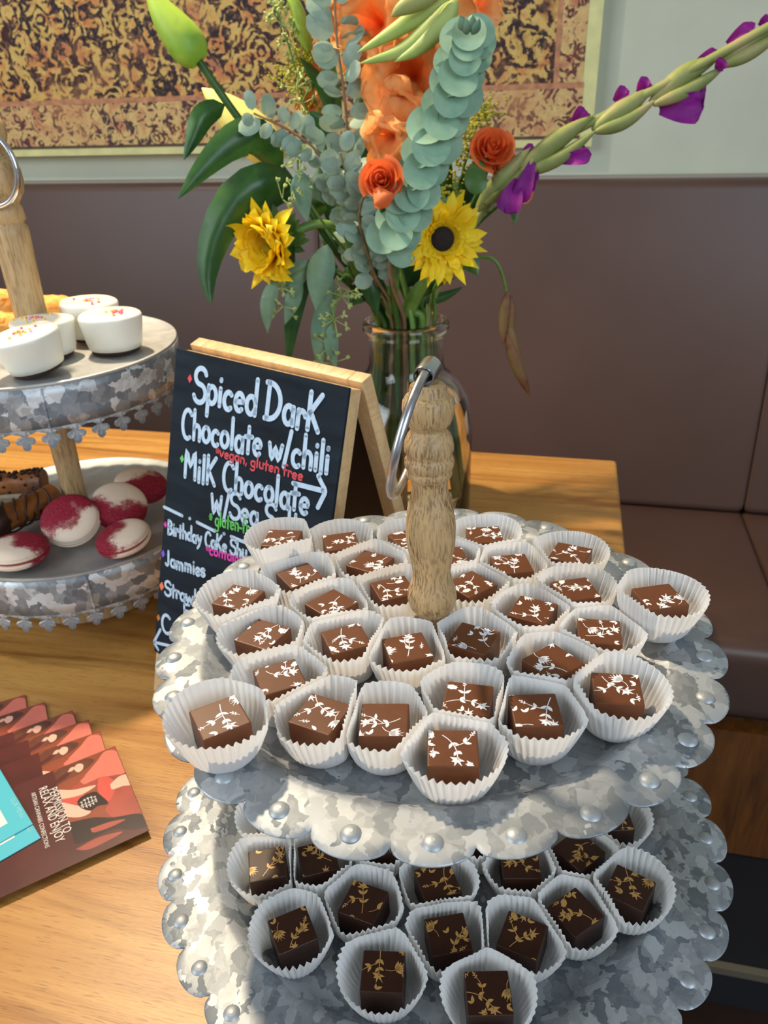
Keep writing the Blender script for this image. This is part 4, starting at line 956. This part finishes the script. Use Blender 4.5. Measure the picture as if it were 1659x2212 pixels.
# lily with green bud
t = flower('lily_stem', 'tall lily stem with closed lime green bud leaning far left', 'flower', neck(2.9))
stem(t, 2.9, [B(722, 540, -.02), B(660, 440, -.02), B(612, 368, -.02), B(520, 262, -.02), B(424, 124, -.02)], .0042, STEM_D, .0038)
m = MB(); spindle(m, [B(431, 134, -.02), B(396, 90, -.02), B(352, 30, -.02), B(312, -40, -.02)], PX(380, 60, -.02, 84), .62); obj('bud', m, BUDG, t)
leafpart(t, [B(486, 226, -.02), B(440, 250, -.035), B(418, 296, -.04), B(397, 346, -.045)], PX(430, 280, -.03, 52), LF_D, fold=.25)
leafpart(t, [B(612, 366, -.02), B(560, 300, -.05), B(505, 305, -.06), B(440, 362, -.07), B(384, 430, -.08)], PX(480, 330, -.05, 82), LF_D, fold=.15)
leafpart(t, [B(640, 402, -.02), B(580, 392, -.05), B(510, 430, -.06), B(462, 520, -.07), B(448, 600, -.075), B(457, 658, -.08)], PX(500, 480, -.05, 88), LF_D, fold=.3)
leafpart(t, [B(640, 410, .02), B(590, 425, .01), B(550, 470, 0), B(500, 550, -.01)], PX(560, 480, 0, 46), LF_D)
t = flower('yellow_lily_bud', 'pale yellow lily bud pointing up left behind the green lily stem', 'flower', neck(2.5))
stem(t, 2.5, [B(730, 530, .02), B(660, 430, .03), B(596, 342, .035)], .0036, STEM)
m = MB(); spindle(m, [B(606, 352, .035), B(560, 310, .035), B(500, 250, .035), B(436, 190, .035)], PX(530, 270, .03, 92), .8, ridge=.1); obj('bud', m, BUDY, t)
# broad dark leaves hanging behind chalkboard
t = flower('hanging_lily_leaf', 'broad dark green leaf drooping behind the top of chalkboard', 'leaf', neck(3.3))
stem(t, 3.3, [B(735, 600, -.02), B(690, 575, -.03)], .003, STEM_D)
leafpart(t, [B(695, 575, -.03), B(650, 600, -.045), B(632, 690, -.05), B(622, 795, -.05)], PX(640, 690, -.05, 58), LF_D, fold=.2)
leafpart(t, [B(720, 600, -.03), B(700, 680, -.045), B(690, 740, -.05), B(692, 810, -.05)], PX(690, 740, -.05, 46), LF_G, 'lance')

# sunflowers
def sunflower(label, c, face, R, rdisc, seed, back, cone=.25, pull=.0, wid=.22):
    rng = random.Random(seed); face = face.normalized(); x = face.cross(V((0, 0, 1))).normalized(); y = x.cross(face)
    t = flower('sunflower', label, 'flower', c, 'sunflowers')
    stem(t, back[0], back[1] + [c - face * .012], .0050, STEM, .0045)
    m = MB(); F = frame(c, x, y, face); m.lathe([(.001, -.004), (rdisc * 1.0, -.003), (rdisc * 1.15, .001), (rdisc * .9, .004), (rdisc * .4, .005), (.001, .0045)], 28, frame=F); obj('disc', m, DISC, t)
    m = MB()
    for ring, (n, L, up, st) in enumerate(((20, 1.0, cone * .5, .95), (20, .95, cone * .8, .95), (19, .86, cone * 1.2 + .06, .92), (18, .72, cone * 1.6 + .14, .9), (16, .56, cone * 2 + .26, .9), (13, .40, cone * 2 + .5, .92))):
        for k in range(n):
            a = 2 * PI * (k + .5 * ring) / n + rng.uniform(-.12, .12); d = x * math.cos(a) + y * math.sin(a); L_ = R * L * rng.uniform(.86, 1.1); r0 = rdisc * st
            u = up + rng.uniform(-.22, .22); cu = rng.uniform(-.35, .35)
            e = d * (L_) + face * (L_ * u)
            p0 = c + d * r0; p1 = c + d * (r0 + (L_ - r0) * .55) + face * ((L_ - r0) * (u * .75 + .08)); p2 = c + d * L_ * (1 - pull * ring) + face * ((L_ - r0) * (u + cu))
            blade(m, [p0, p1, p2], R * wid * rng.uniform(.8, 1.15), 'ray', nrm=(face - d * u).normalized(), cup=-.25, n=8, nv=4)
    obj('petals', m, YEL, t)
    m = MB()
    for k in range(22):
        a = 2 * PI * k / 22 + rng.uniform(-.1, .1); d = x * math.cos(a) + y * math.sin(a); L_ = R * rng.uniform(.55, .85)
        blade(m, [c - face * .010, c + d * L_ * .55 - face * .011, c + d * L_ - face * (.004 + rng.uniform(0, .012))], R * .3, 'lance', nrm=-face, n=6, nv=3)
    F2 = frame(c, x, y, face); m.lathe([(.004, -.017), (rdisc * 1.2, -.010), (rdisc * 1.3, -.004)], 20, frame=F2)
    obj('bracts', m, LF_M, t)
    return t
c = B(596, 522, -.05); R_ = PX(585, 525, -.05, 92)
sunflower('yellow sunflower facing left, beside the drooping lily leaf', c, V((-.66, -.72, -.08)), R_, R_ * .24, 3, (3.0, [B(770, 590, -.03), B(748, 505, -.04), B(690, 484, -.045), B(640, 500, -.05)]), .72, .08, .35)
c = B(955, 516, -.075); R_ = PX(955, 516, -.07, 98)
t = sunflower('yellow sunflower with dark centre facing the camera above vase', c, V((.16, -.93, .10)), R_, R_ * .25, 5, (-.6, [B(892, 668, -.02), B(925, 600, -.03)]), .22, .05)
leafpart(t, [B(985, 545, -.045), B(1015, 565, -.05), B(1032, 594, -.055)], PX(1010, 570, -.05, 52), LF_D, 'lily')
leafpart(t, [B(930, 480, -.045), B(900, 462, -.05), B(880, 470, -.055)], PX(910, 470, -.05, 46), LF_M, 'lily')
leafpart(t, [B(945, 470, -.045), B(960, 445, -.045), B(985, 432, -.05)], PX(950, 450, -.05, 40), LF_M, 'lily')

# gladioli
def floret(m, c, face, R, seed, ruff=.10, npet=6, opening=.75, mat=0):
    rng = random.Random(seed); face = face.normalized(); x = face.cross(V((.1, .2, 1))).normalized(); y = x.cross(face)
    for k in range(npet):
        a = 2 * PI * k / npet + rng.uniform(-.15, .15) + seed; d = x * math.cos(a) + y * math.sin(a); L_ = R * rng.uniform(.9, 1.12); o = opening * (1 if k % 2 else .8)
        p0 = c - face * R * .75; p1 = c + d * R * .30 - face * R * .15; p2 = c + d * L_ * .72 * o + face * R * .12; p3 = c + d * L_ * (o + .2) + face * R * rng.uniform(-.18, .12)
        blade(m, [p0, p1, p2, p3], R * .98, 'petal', nrm=(face - d * .5).normalized(), cup=-.18, ruffle=ruff, n=12, nv=8, mat=mat, rf=4.5, seed=seed + k)
t = flower('orange_gladiolus', 'orange ruffled gladiolus spike with green buds in the bouquet centre', 'flower', neck(-1.2))
stem(t, -1.2, [B(852, 520, -.01), B(838, 380, .0), B(850, 200, .01), B(890, 60, 0), B(985, -15, -.05)], .0040, STEM)
for i, (x, y, dy, r, f) in enumerate(((800, 48, -.04, 104, (-.35, -.9, .0)), (890, 170, -.055, 112, (-.1, -.98, -.05)), (868, 236, -.055, 76, (-.3, -.9, -.2)), (836, 304, -.075, 66, (-.35, -.9, -.15)), (940, 60, -.01, 96, (.2, -.9, .1)), (1046, 12, .02, 48, (.4, -.8, .2)), (915, -30, .0, 90, (0, -.9, .3)), (790, 120, -.02, 60, (-.4, -.85, -.2)))):
    m = MB(); floret(m, B(x, y, dy), V(f), PX(x, y, dy, r), i * 1.7 + 1); obj('floret', m, ORG, t)
for i, q in enumerate((((975, -12), (925, 20), (850, 70), (772, 114)), ((972, 8), (930, 60), (870, 110), (776, 138)), ((985, 0), (960, 50), (905, 105), (852, 134)), ((965, -30), (915, -2), (870, 18), (845, 36)))):
    m = MB(); spindle(m, [B(x, y, -.075 - .004 * i) for x, y in q], PX(880, 70, -.07, 38), .75, flat=.8); obj('bud', m, SHEA if i == 3 else mat_petal('green_gladiolus_bud', [(.3, rgb(150, 184, 84)), (.6, rgb(190, 204, 120)), (.8, rgb(206, 190, 130))], 18, .25, .5), t)
t = flower('pale_orange_gladiolus', 'lighter orange gladiolus half hidden behind the left greenery', 'flower', neck(1.9))
stem(t, 1.9, [B(770, 560, .03), B(715, 380, .045), B(680, 200, .05), B(650, 20, .05)], .0040, STEM)
for i, (x, y, dy, r, f) in enumerate(((672, 228, .045, 42, (-.3, -.9, 0)), (700, 262, .045, 38, (-.1, -.9, -.2)), (690, 128, .05, 36, (-.2, -.9, .1)), (712, 30, .05, 34, (0, -.9, .2)))):
    m = MB(); floret(m, B(x, y, dy), V(f), PX(x, y, dy, r), i * 2.3 + 4); obj('floret', m, ORG, t)
for q in (((668, 110), (650, 60), (622, -15)), ((660, 90), (640, 20), (608, -40))):
    m = MB(); spindle(m, [B(x, y, .03) for x, y in q], PX(650, 50, .03, 30), .8); obj('bud', m, BUDG, t)
leafpart(t, [B(722, 262, .02), B(700, 190, .01), B(646, 122, 0)], PX(690, 190, .01, 34), LF_D, 'lance', fold=.3)
leafpart(t, [B(735, 280, .02), B(712, 160, .015), B(700, 60, .01)], PX(700, 160, .01, 34), LF_M, 'lance', fold=.3)
leafpart(t, [B(718, 300, .01), B(692, 265, 0), B(668, 238, 0)], PX(690, 265, 0, 36), LF_D, 'lance')
t = flower('purple_gladiolus', 'long purple gladiolus spike stretching to the upper right corner', 'flower', neck(.1))
spine = [B(960, 590, .0), B(1020, 490, -.01), B(1085, 400, -.01), B(1150, 335, -.015), B(1290, 258, -.02), B(1430, 185, -.025), B(1570, 108, -.03), B(1710, 30, -.035)]
stem(t, .1, spine, .0048, SHEA, .0040)
for i, q in enumerate((((1030, 455), (1085, 385), (1146, 318)), ((1048, 440), (1110, 395), (1160, 335)), ((1118, 372), (1200, 305), (1284, 248)), ((1128, 378), (1210, 340), (1290, 280)), ((1280, 282), (1345, 236), (1414, 188)), ((1286, 285), (1350, 262), (1420, 214)), ((1405, 222), (1480, 160), (1556, 122)), ((1412, 226), (1490, 192), (1570, 140)), ((1548, 144), (1610, 96), (1680, 50)), ((1560, 142), (1625, 110), (1700, 62)))):
    m = MB(); spindle(m, [B(x, y, -.022 - .006 * (i % 2)) for x, y in q], PX(1300, 230, -.02, 42 if i % 2 == 0 else 30), .85, ridge=.05); obj('sheath', m, SHEA, t)
def petal_tri(t, pts, w, dy, sd):
    m = MB(); a, b, c_ = pts
    for k, (q, ww) in enumerate(((b, w), (c_, w * .8), (((b[0] + c_[0]) / 2, (b[1] + c_[1]) / 2), w))):
        p0 = B(*a, dy); p2 = B(*q, dy - .012 + .010 * k); mid = p0.lerp(p2, .55) + tocam(p0) * (.004 - .004 * k)
        blade(m, [p0, mid, p2], PX(a[0], a[1], dy, ww), 'petal', cup=-.3, ruffle=.10, n=10, nv=8, seed=sd + k, rf=4)
    return obj('floret', m, PUR, t)
for i, (pts, w, dy) in enumerate(((((1120, 388), (1092, 462), (1140, 415)), 52, -.035), (((1150, 350), (1120, 440), (1148, 395)), 40, -.03), (((1205, 348), (1278, 334), (1262, 316)), 32, -.025), (((1236, 262), (1262, 232), (1278, 252)), 22, -.01), (((1326, 218), (1350, 186), (1360, 196)), 20, -.01), (((1378, 200), (1398, 166), (1408, 182)), 24, -.01), (((1425, 236), (1520, 232), (1526, 172)), 62, -.02), (((1500, 138), (1548, 110), (1562, 120)), 24, -.012), (((1548, 150), (1565, 128), (1560, 142)), 26, -.03), (((1570, 94), (1620, 54), (1632, 50)), 26, -.012), (((1640, 56), (1664, 38), (1668, 44)), 24, -.012), (((1128, 345), (1150, 310), (1140, 318)), 18, -.01))):
    petal_tri(t, pts, w, dy, i * 1.3)
t = flower('hidden_purple_gladiolus', 'purple gladiolus mostly hidden behind the orange gladiolus', 'flower', neck(1.2))
stem(t, 1.2, [B(840, 520, .05), B(830, 300, .07), B(840, 100, .075), B(868, -20, .075)], .0038, STEM)
for i, (x, y) in enumerate(((812, 156), (872, 8), (808, 130))):
    m = MB(); floret(m, B(x, y, .06), V((-.2, -.9, 0)), PX(x, y, .06, 30), i + 9); obj('floret', m, PUR, t)

# roses
def rose(label, c, face, R, seed, mat, ang, mid, drop=False):
    rng = random.Random(seed); face = face.normalized(); x = face.cross(V((0, 0, 1))).normalized(); y = x.cross(face); t = flower('orange_rose', label, 'flower', c, 'orange roses')
    stem(t, ang, mid + [c - face * R * .9], .0030, STEM_D)
    m = MB()
    def shell(r, a0, span, h0, h1, flare, n=12, k=7):
        rows = []
        for i in range(k):
            v = i / (k - 1); rr = r * (.45 + .55 * math.sin(PI * .5 * min(1, v * 1.5))) + flare * r * max(0, v - .65) * 1.6; z = h0 + (h1 - h0) * v - (flare * r * .5 * max(0, v - .75) ** 1 * 1.5)
            row = []
            for j in range(n + 1):
                s = -1 + 2 * j / n; a = a0 + s * span; edge = (1 - abs(s) ** 3 * .35); rq = rr * (1 - .07 * s)
                row.append(c + (x * math.cos(a) + y * math.sin(a)) * rq + face * (h0 + (z - h0) * edge))
            rows.append(row)
        m.grid(rows)
    for q in range(17):
        f = q / 16; r = R * (.10 + .86 * f ** .9); shell(r, q * 2.40 + seed, 1.25 - .25 * f, -R * .85, R * (.30 - .42 * f ** 1.4), .10 + .42 * f ** 2)
    obj('petals', m, mat, t)
    m = MB()
    for k in range(5):
        a = 2 * PI * k / 5; d = x * math.cos(a) + y * math.sin(a); blade(m, [c - face * R * .9, c - face * R * .75 + d * R * .5, c - face * R * 1.0 + d * R * .95], R * .35, 'lance', nrm=face, n=6, nv=3)
    obj('sepals', m, LF_M, t); return t
t = rose('deep orange rose facing the camera at the bouquet centre', B(822, 386, -.125), V((-.10, -.92, .32)), PX(822, 386, -.125, 42), 2, ROS, -2.0, [B(838, 560, -.05), B(826, 470, -.09)])
m = MB(); blade(m, [B(812, 405, -.125), B(826, 428, -.135), B(838, 448, -.130)], PX(822, 420, -.07, 44), 'petal', cup=.3); obj('loose_petal', m, ROS, t)
leafpart(t, [B(828, 480, -.05), B(800, 470, -.05), B(768, 482, -.05)], PX(800, 470, -.05, 36), LF_D, 'lily')
t = rose('deep orange rose at right beside the round green leaf', B(1066, 312, -.03), V((.05, -.86, .50)), PX(1066, 312, -.03, 43), 5, ROS, .6, [B(990, 500, 0), B(1040, 400, -.01)])
leafpart(t, [B(1040, 345, -.03), B(1028, 385, -.045), B(1040, 418, -.05)], PX(1035, 380, -.04, 50), LF_M, 'oval')
t = rose('small light orange rose tucked below the right-hand rose', B(1092, 352, -.02), V((.45, -.80, .35)), PX(1092, 352, -.02, 34), 8, mat_petal('peach_rose_petal', [(.3, rgb(240, 120, 60)), (.7, rgb(252, 166, 110))], 40, .3), .5, [B(1000, 500, .01), B(1060, 410, 0)])
t = rose('tiny orange rosebud peeping out below purple floret', B(1140, 418, 0), V((.6, -.7, -.1)), PX(1140, 418, 0, 20), 3, mat_petal('amber_rose_petal', [(.3, rgb(230, 120, 20)), (.7, rgb(250, 160, 60))], 40, .3), .4, [B(1000, 520, .02), B(1080, 440, .01)])
leafpart(t, [B(1100, 440, 0), B(1112, 462, -.005), B(1110, 486, -.01)], PX(1110, 460, 0, 18), LF_M, 'lance')

# eucalyptus
t = flower('silver_dollar_eucalyptus', 'thick silvery eucalyptus branch of overlapping round leaves in front', 'foliage', neck(-1.5))
sp = catmull([B(846, 530, -.085), B(880, 440, -.10), B(926, 330, -.11), B(972, 215, -.115), B(1006, 120, -.115), B(1014, 62, -.115)], 10)
stem(t, -1.5, [B(850, 620, -.05), B(844, 570, -.07)] + sp[3::6], .0028, STEM_B, .0018)
rng = random.Random(11); m = MB(); n = 34
for k in range(n):
    u = k / (n - 1); i = u * (len(sp) - 1.001); p = sp[int(i)].lerp(sp[int(i) + 1], i % 1); tg = (sp[int(i) + 1] - sp[int(i)]).normalized(); tc = tocam(p); sd = tg.cross(tc).normalized()
    R = PX(930, 300, -.1, 42) * (1.02 - .2 * u ** 2) * rng.uniform(.88, 1.1); lay = (1, -1, 0)[k % 3]
    nn = (tc + tg * rng.uniform(.35, .65) + sd * (.28 * lay + rng.uniform(-.12, .12))).normalized()
    c = p + sd * lay * R * .56 + tc * (.010 + .010 * (lay == 0) + rng.uniform(-.003, .003)); yv = (tg - nn * tg.dot(nn)).normalized(); xv = yv.cross(nn)
    rot = rng.uniform(-.4, .4) - lay * .5; rows = []
    for ri in (0.02, .35, .7, .9, 1):
        rows.append([c + (xv * math.cos(a) * .98 + yv * math.sin(a)) * R * ri * (1 - .10 * max(0, math.sin(a + rot) - .86) * 6 * (ri > .8)) + nn * (R * .10 * (1 - ri * ri) * -1 + R * .05 * ri * ri * math.sin(2 * a + k)) for a in [2 * PI * j / 24 for j in range(24)]])
    m.grid(rows, 0, True); m.poly(rows[0])
obj('leaves', m, LF_B, t)
m = MB()
for k in range(4):
    p = B(1002 + 6 * k, 66 + 8 * (k % 2), -.145); spindle(m, [p, p + V((.003 * (k - 1.5), -.006, .010))], .008)
obj('tip_buds', m, LF_G, t)
def oval_leaf(m, p, d, nn, L, w):
    blade(m, [p, p + d * L * .5 + nn * L * .06, p + d * L], w, 'oval', nrm=nn, cup=.15, n=8, nv=4)
def small_euc(label, ang, pts, size, n, seed, spread=1.0, rin=.024):
    rng = random.Random(seed); t = flower('small_leaf_eucalyptus', label, 'foliage', neck(ang), 'small-leaved eucalyptus branches')
    P = [B(*q) for q in pts]; stem(t, ang, P, .0022, STEM_B, .0010, rin); sp = catmull(P, 12); m = MB()
    for k in range(n):
        u = k / (n - 1); i = u * (len(sp) - 1.001); p = sp[int(i)].lerp(sp[int(i) + 1], i % 1); tg = (sp[int(i) + 1] - sp[int(i)]).normalized()
        for s in (-1, 1):
            tc = tocam(p); sd = tg.cross(tc).normalized(); rd = V((rng.uniform(-1, 1), rng.uniform(-1, 1), rng.uniform(-1, 1)))
            d = (sd * s * rng.uniform(.6, 1) + tg * rng.uniform(.1, .7) + rd * .25 + tc * rng.uniform(-.2, .5)).normalized(); nn = (tc + rd * .75).normalized(); nn = (nn - d * nn.dot(d)).normalized()
            L = PX(pts[0][0], pts[0][1], 0, size) * rng.uniform(.75, 1.15); oval_leaf(m, p + d * L * .15 * spread, d, nn, L, L * rng.uniform(.62, .82))
    obj('leaves', m, LF_S, t); return t
small_euc('upright small-leaved eucalyptus branch left of the orange gladiolus', 2.2, [(792, 570, -.02), (760, 420, -.03), (752, 300, -.035), (742, 190, -.04), (728, 90, -.04), (722, -20, -.04)], 50, 17, 1)
small_euc('small-leaved eucalyptus branch spreading left past the lily stem', 2.7, [(780, 560, -.03), (740, 440, -.05), (690, 335, -.06), (630, 285, -.065), (548, 245, -.065)], 40, 17, 2)
small_euc('small-leaved eucalyptus branch left of the deep orange rose', -2.4, [(800, 580, -.04), (780, 480, -.06), (755, 400, -.075), (735, 330, -.08)], 36, 17, 3)
small_euc('small-leaved eucalyptus branch below the deep orange rose', -2.0, [(812, 600, -.05), (790, 530, -.07), (775, 470, -.08), (790, 410, -.08)], 38, 13, 4)
def seeded(label, ang, pts, leaves, clusters, seed):
    rng = random.Random(seed); t = flower('seeded_eucalyptus', label, 'foliage', neck(ang), 'seeded eucalyptus branches')
    stem(t, ang, [B(*q) for q in pts], .0020, STEM, .0009)
    for path, w in leaves: leafpart(t, [B(*q) for q in path], PX(path[0][0], path[0][1], 0, w), LF_G, 'lance', fold=.12)
    m = MB()
    for x, y, dy, n in clusters:
        c = B(x, y, dy); s = pxm(c)
        for k in range(n):
            d = V((rng.gauss(0, 1), rng.gauss(0, .7), rng.gauss(0, 1))).normalized(); q = c + d * s * rng.uniform(14, 36); base = c + d * s * 2
            m.tube([base, q], s * 1.1, 5); 
            for z in range(3):
                d2 = (d + V((rng.gauss(0, .6), rng.gauss(0, .6), rng.gauss(0, .6)))).normalized(); e = q + d2 * s * 10
                m.tube([q, q + d2 * s * 5, e], [s * 1.0, s * 3.2, s * 1.8], 6)
    o = obj('seed_clusters', m, SEED, t); o['kind'] = 'stuff'; return t
seeded('seeded eucalyptus sprig hanging down left of the vase', 2.95, [(770, 610, -.03), (738, 600, -.045), (722, 680, -.05), (714, 770, -.05)], [([(708, 528, -.06), (690, 600, -.07), (682, 670, -.07)], 56), ([(716, 700, -.05), (716, 750, -.055), (726, 800, -.055)], 30)], [(738, 640, -.05, 9), (722, 690, -.05, 9), (712, 745, -.05, 8), (716, 785, -.05, 7), (752, 628, -.05, 5)], 5)
seeded('seeded eucalyptus sprig drooping under the left sunflower', 3.05, [(760, 600, -.03), (690, 575, -.05), (640, 590, -.06), (606, 630, -.06)], [([(596, 600, -.06), (578, 660, -.065), (578, 720, -.065)], 32), ([(646, 590, -.055), (632, 650, -.06), (615, 702, -.06)], 34), ([(665, 560, -.055), (640, 600, -.06), (636, 650, -.06)], 40)], [(608, 622, -.06, 8), (612, 662, -.06, 5)], 6)
seeded('seeded eucalyptus sprig standing above the left sunflower', 2.6, [(760, 560, -.03), (690, 470, -.05), (650, 400, -.06), (642, 330, -.06)], [([(650, 368, -.065), (652, 420, -.07), (664, 480, -.07)], 44), ([(690, 360, -.05), (688, 410, -.055), (700, 440, -.055)], 30)], [(640, 340, -.06, 8), (645, 380, -.06, 8), (634, 408, -.065, 7), (610, 430, -.07, 4)], 7)
seeded('seeded eucalyptus sprig at the top left behind the upright buds', 2.0, [(770, 540, .03), (680, 300, .03), (630, 120, .03), (590, 0, .03)], [], [(592, 14, .03, 12), (610, 55, .03, 10), (628, 95, .03, 8), (640, 190, .02, 12), (650, 225, .02, 8)], 8)
# goldenrod and fillers
def goldenrod(label, ang, pts, clusters, seed):
    rng = random.Random(seed); t = flower('goldenrod', label, 'flower', neck(ang), 'goldenrod sprays'); P = [B(*q) for q in pts]; stem(t, ang, P, .0020, STEM_D, .001)
    m = MB()
    for x, y, dy, rx, ry, n in clusters:
        c = B(x, y, dy); s = pxm(c)
        for k in range(n):
            p = c + (RT * rng.gauss(0, rx * .5) + UP3 * rng.gauss(0, ry * .5) - FW * rng.gauss(0, rx * .4)) * s; m.ball(p, s * rng.uniform(2.0, 4.2), 4)
    o = obj('bloom', m, GOL, t, False); o['kind'] = 'stuff'; return t
goldenrod('yellow green goldenrod spray behind the left greenery', 2.3, [(780, 560, .04), (720, 380, .05), (668, 220, .055), (630, 60, .055)], [(640, 165, .04, 40, 50, 150), (655, 110, .045, 24, 50, 90), (690, 205, .04, 40, 70, 110), (610, 160, .045, 30, 14, 40), (760, 130, .05, 26, 60, 60)], 1)
goldenrod('bright yellow goldenrod spray right of the silvery eucalyptus', .9, [(930, 560, .02), (985, 420, .03), (1020, 300, .035), (1050, 225, .035)], [(1045, 240, .03, 40, 26, 110), (1015, 275, .025, 34, 36, 120), (1000, 340, .02, 34, 50, 110), (975, 420, .02, 34, 50, 90), (880, 250, .02, 20, 40, 50)], 2)
t = flower('pale_green_filler', 'pale green frilly filler flower behind small eucalyptus column', 'flower', neck(1.6)); stem(t, 1.6, [B(825, 520, .03), B(810, 360, .04), B(802, 240, .035)], .003, STEM)
m = MB()
for i, (x, y, r) in enumerate(((800, 195, 26), (806, 240, 30), (785, 222, 24), (826, 215, 22))): floret(m, B(x, y, .02), V((-.1, -.9, .1)), PX(x, y, .02, r), i * 2 + 1, .2, 8, .7)
obj('petals', m, PALE, t)
# dark greens filling the heart of the bouquet
def greens(label, ang, leaves, mat, nm='leafy_greenery'):
    t = flower(nm, label, 'foliage', neck(ang), 'leafy green stems in the bouquet'); first = leaves[0][0][0]; stem(t, ang, [B(*first)], .0032, STEM_D)
    for path, w in leaves: leafpart(t, [B(*q) for q in path], PX(path[0][0], path[0][1], 0, w), mat, 'lily', fold=.15)
    return t
greens('dark leafy stem at left of the vase mouth', 3.1, [([(806, 545, -.02), (800, 610, -.035), (815, 680, -.035)], 62), ([(810, 600, -.02), (770, 640, -.03), (756, 662, -.03)], 44), ([(790, 560, -.02), (760, 590, -.03), (752, 620, -.03)], 40), ([(800, 540, .0), (780, 500, -.01), (760, 470, -.01)], 40)], LF_D)
greens('dark leafy stem filling the gap beside the right roses', .7, [([(975, 520, .03), (1000, 440, .03), (1030, 380, .03)], 60), ([(960, 500, .04), (955, 420, .04), (975, 350, .04)], 60), ([(985, 480, .04), (1040, 430, .04), (1075, 390, .04)], 50), ([(950, 520, .045), (920, 440, .05), (930, 380, .05)], 60), ([(1000, 470, .03), (1010, 410, .03), (1000, 360, .03)], 44), ([(970, 430, .045), (1010, 390, .045), (1040, 340, .045)], 44)], LF_D)
greens('dark leafy stem behind the small eucalyptus at left', 2.4, [([(760, 520, .03), (720, 450, .03), (690, 400, .03)], 56), ([(770, 480, .04), (740, 400, .04), (735, 320, .04)], 52), ([(780, 440, .045), (790, 350, .045), (775, 260, .045)], 50), ([(700, 480, .02), (720, 520, .01), (760, 560, .01)], 50), ([(680, 470, .0), (690, 440, -.01), (715, 420, -.01)], 40), ([(720, 560, .0), (700, 600, -.01), (704, 650, -.01)], 50)], LF_D)
greens('dark leafy stem at right of the vase mouth', -.3, [([(900, 640, -.01), (940, 610, -.015), (985, 600, -.015)], 30), ([(915, 650, 0), (960, 640, 0), (1000, 620, 0)], 24), ([(880, 620, .02), (900, 570, .02), (930, 540, .02)], 50), ([(850, 600, .02), (850, 560, .02), (860, 520, .02)], 44)], LF_D)
greens('broad green blade stems standing in the vase mouth', -1.4, [([(868, 690, -.02), (905, 625, -.04), (950, 575, -.05)], 30), ([(840, 690, -.02), (850, 620, -.03), (862, 545, -.03)], 26)], STEM)
# withered hanging buds
t = flower('withered_gladiolus_tip', 'withered brown bud spray drooping in front of bench at right', 'flower', neck(-.15))
stem(t, -.15, [B(940, 620, -.02), B(985, 578, -.03), B(1040, 555, -.04), B(1072, 566, -.045), B(1090, 610, -.045), B(1098, 660, -.045), B(1104, 720, -.045)], .0024, STEM, .0014)
for q, w in ((((1098, 628), (1090, 680), (1086, 750)), 24), (((1104, 640), (1104, 690), (1100, 740)), 20), (((1098, 690), (1112, 750), (1130, 800)), 24), (((1094, 720), (1118, 790), (1146, 858)), 28)):
    m = MB(); spindle(m, [B(x, y, -.046) for x, y in q], PX(1100, 700, -.04, w), .9); obj('bud', m, WILT, t)
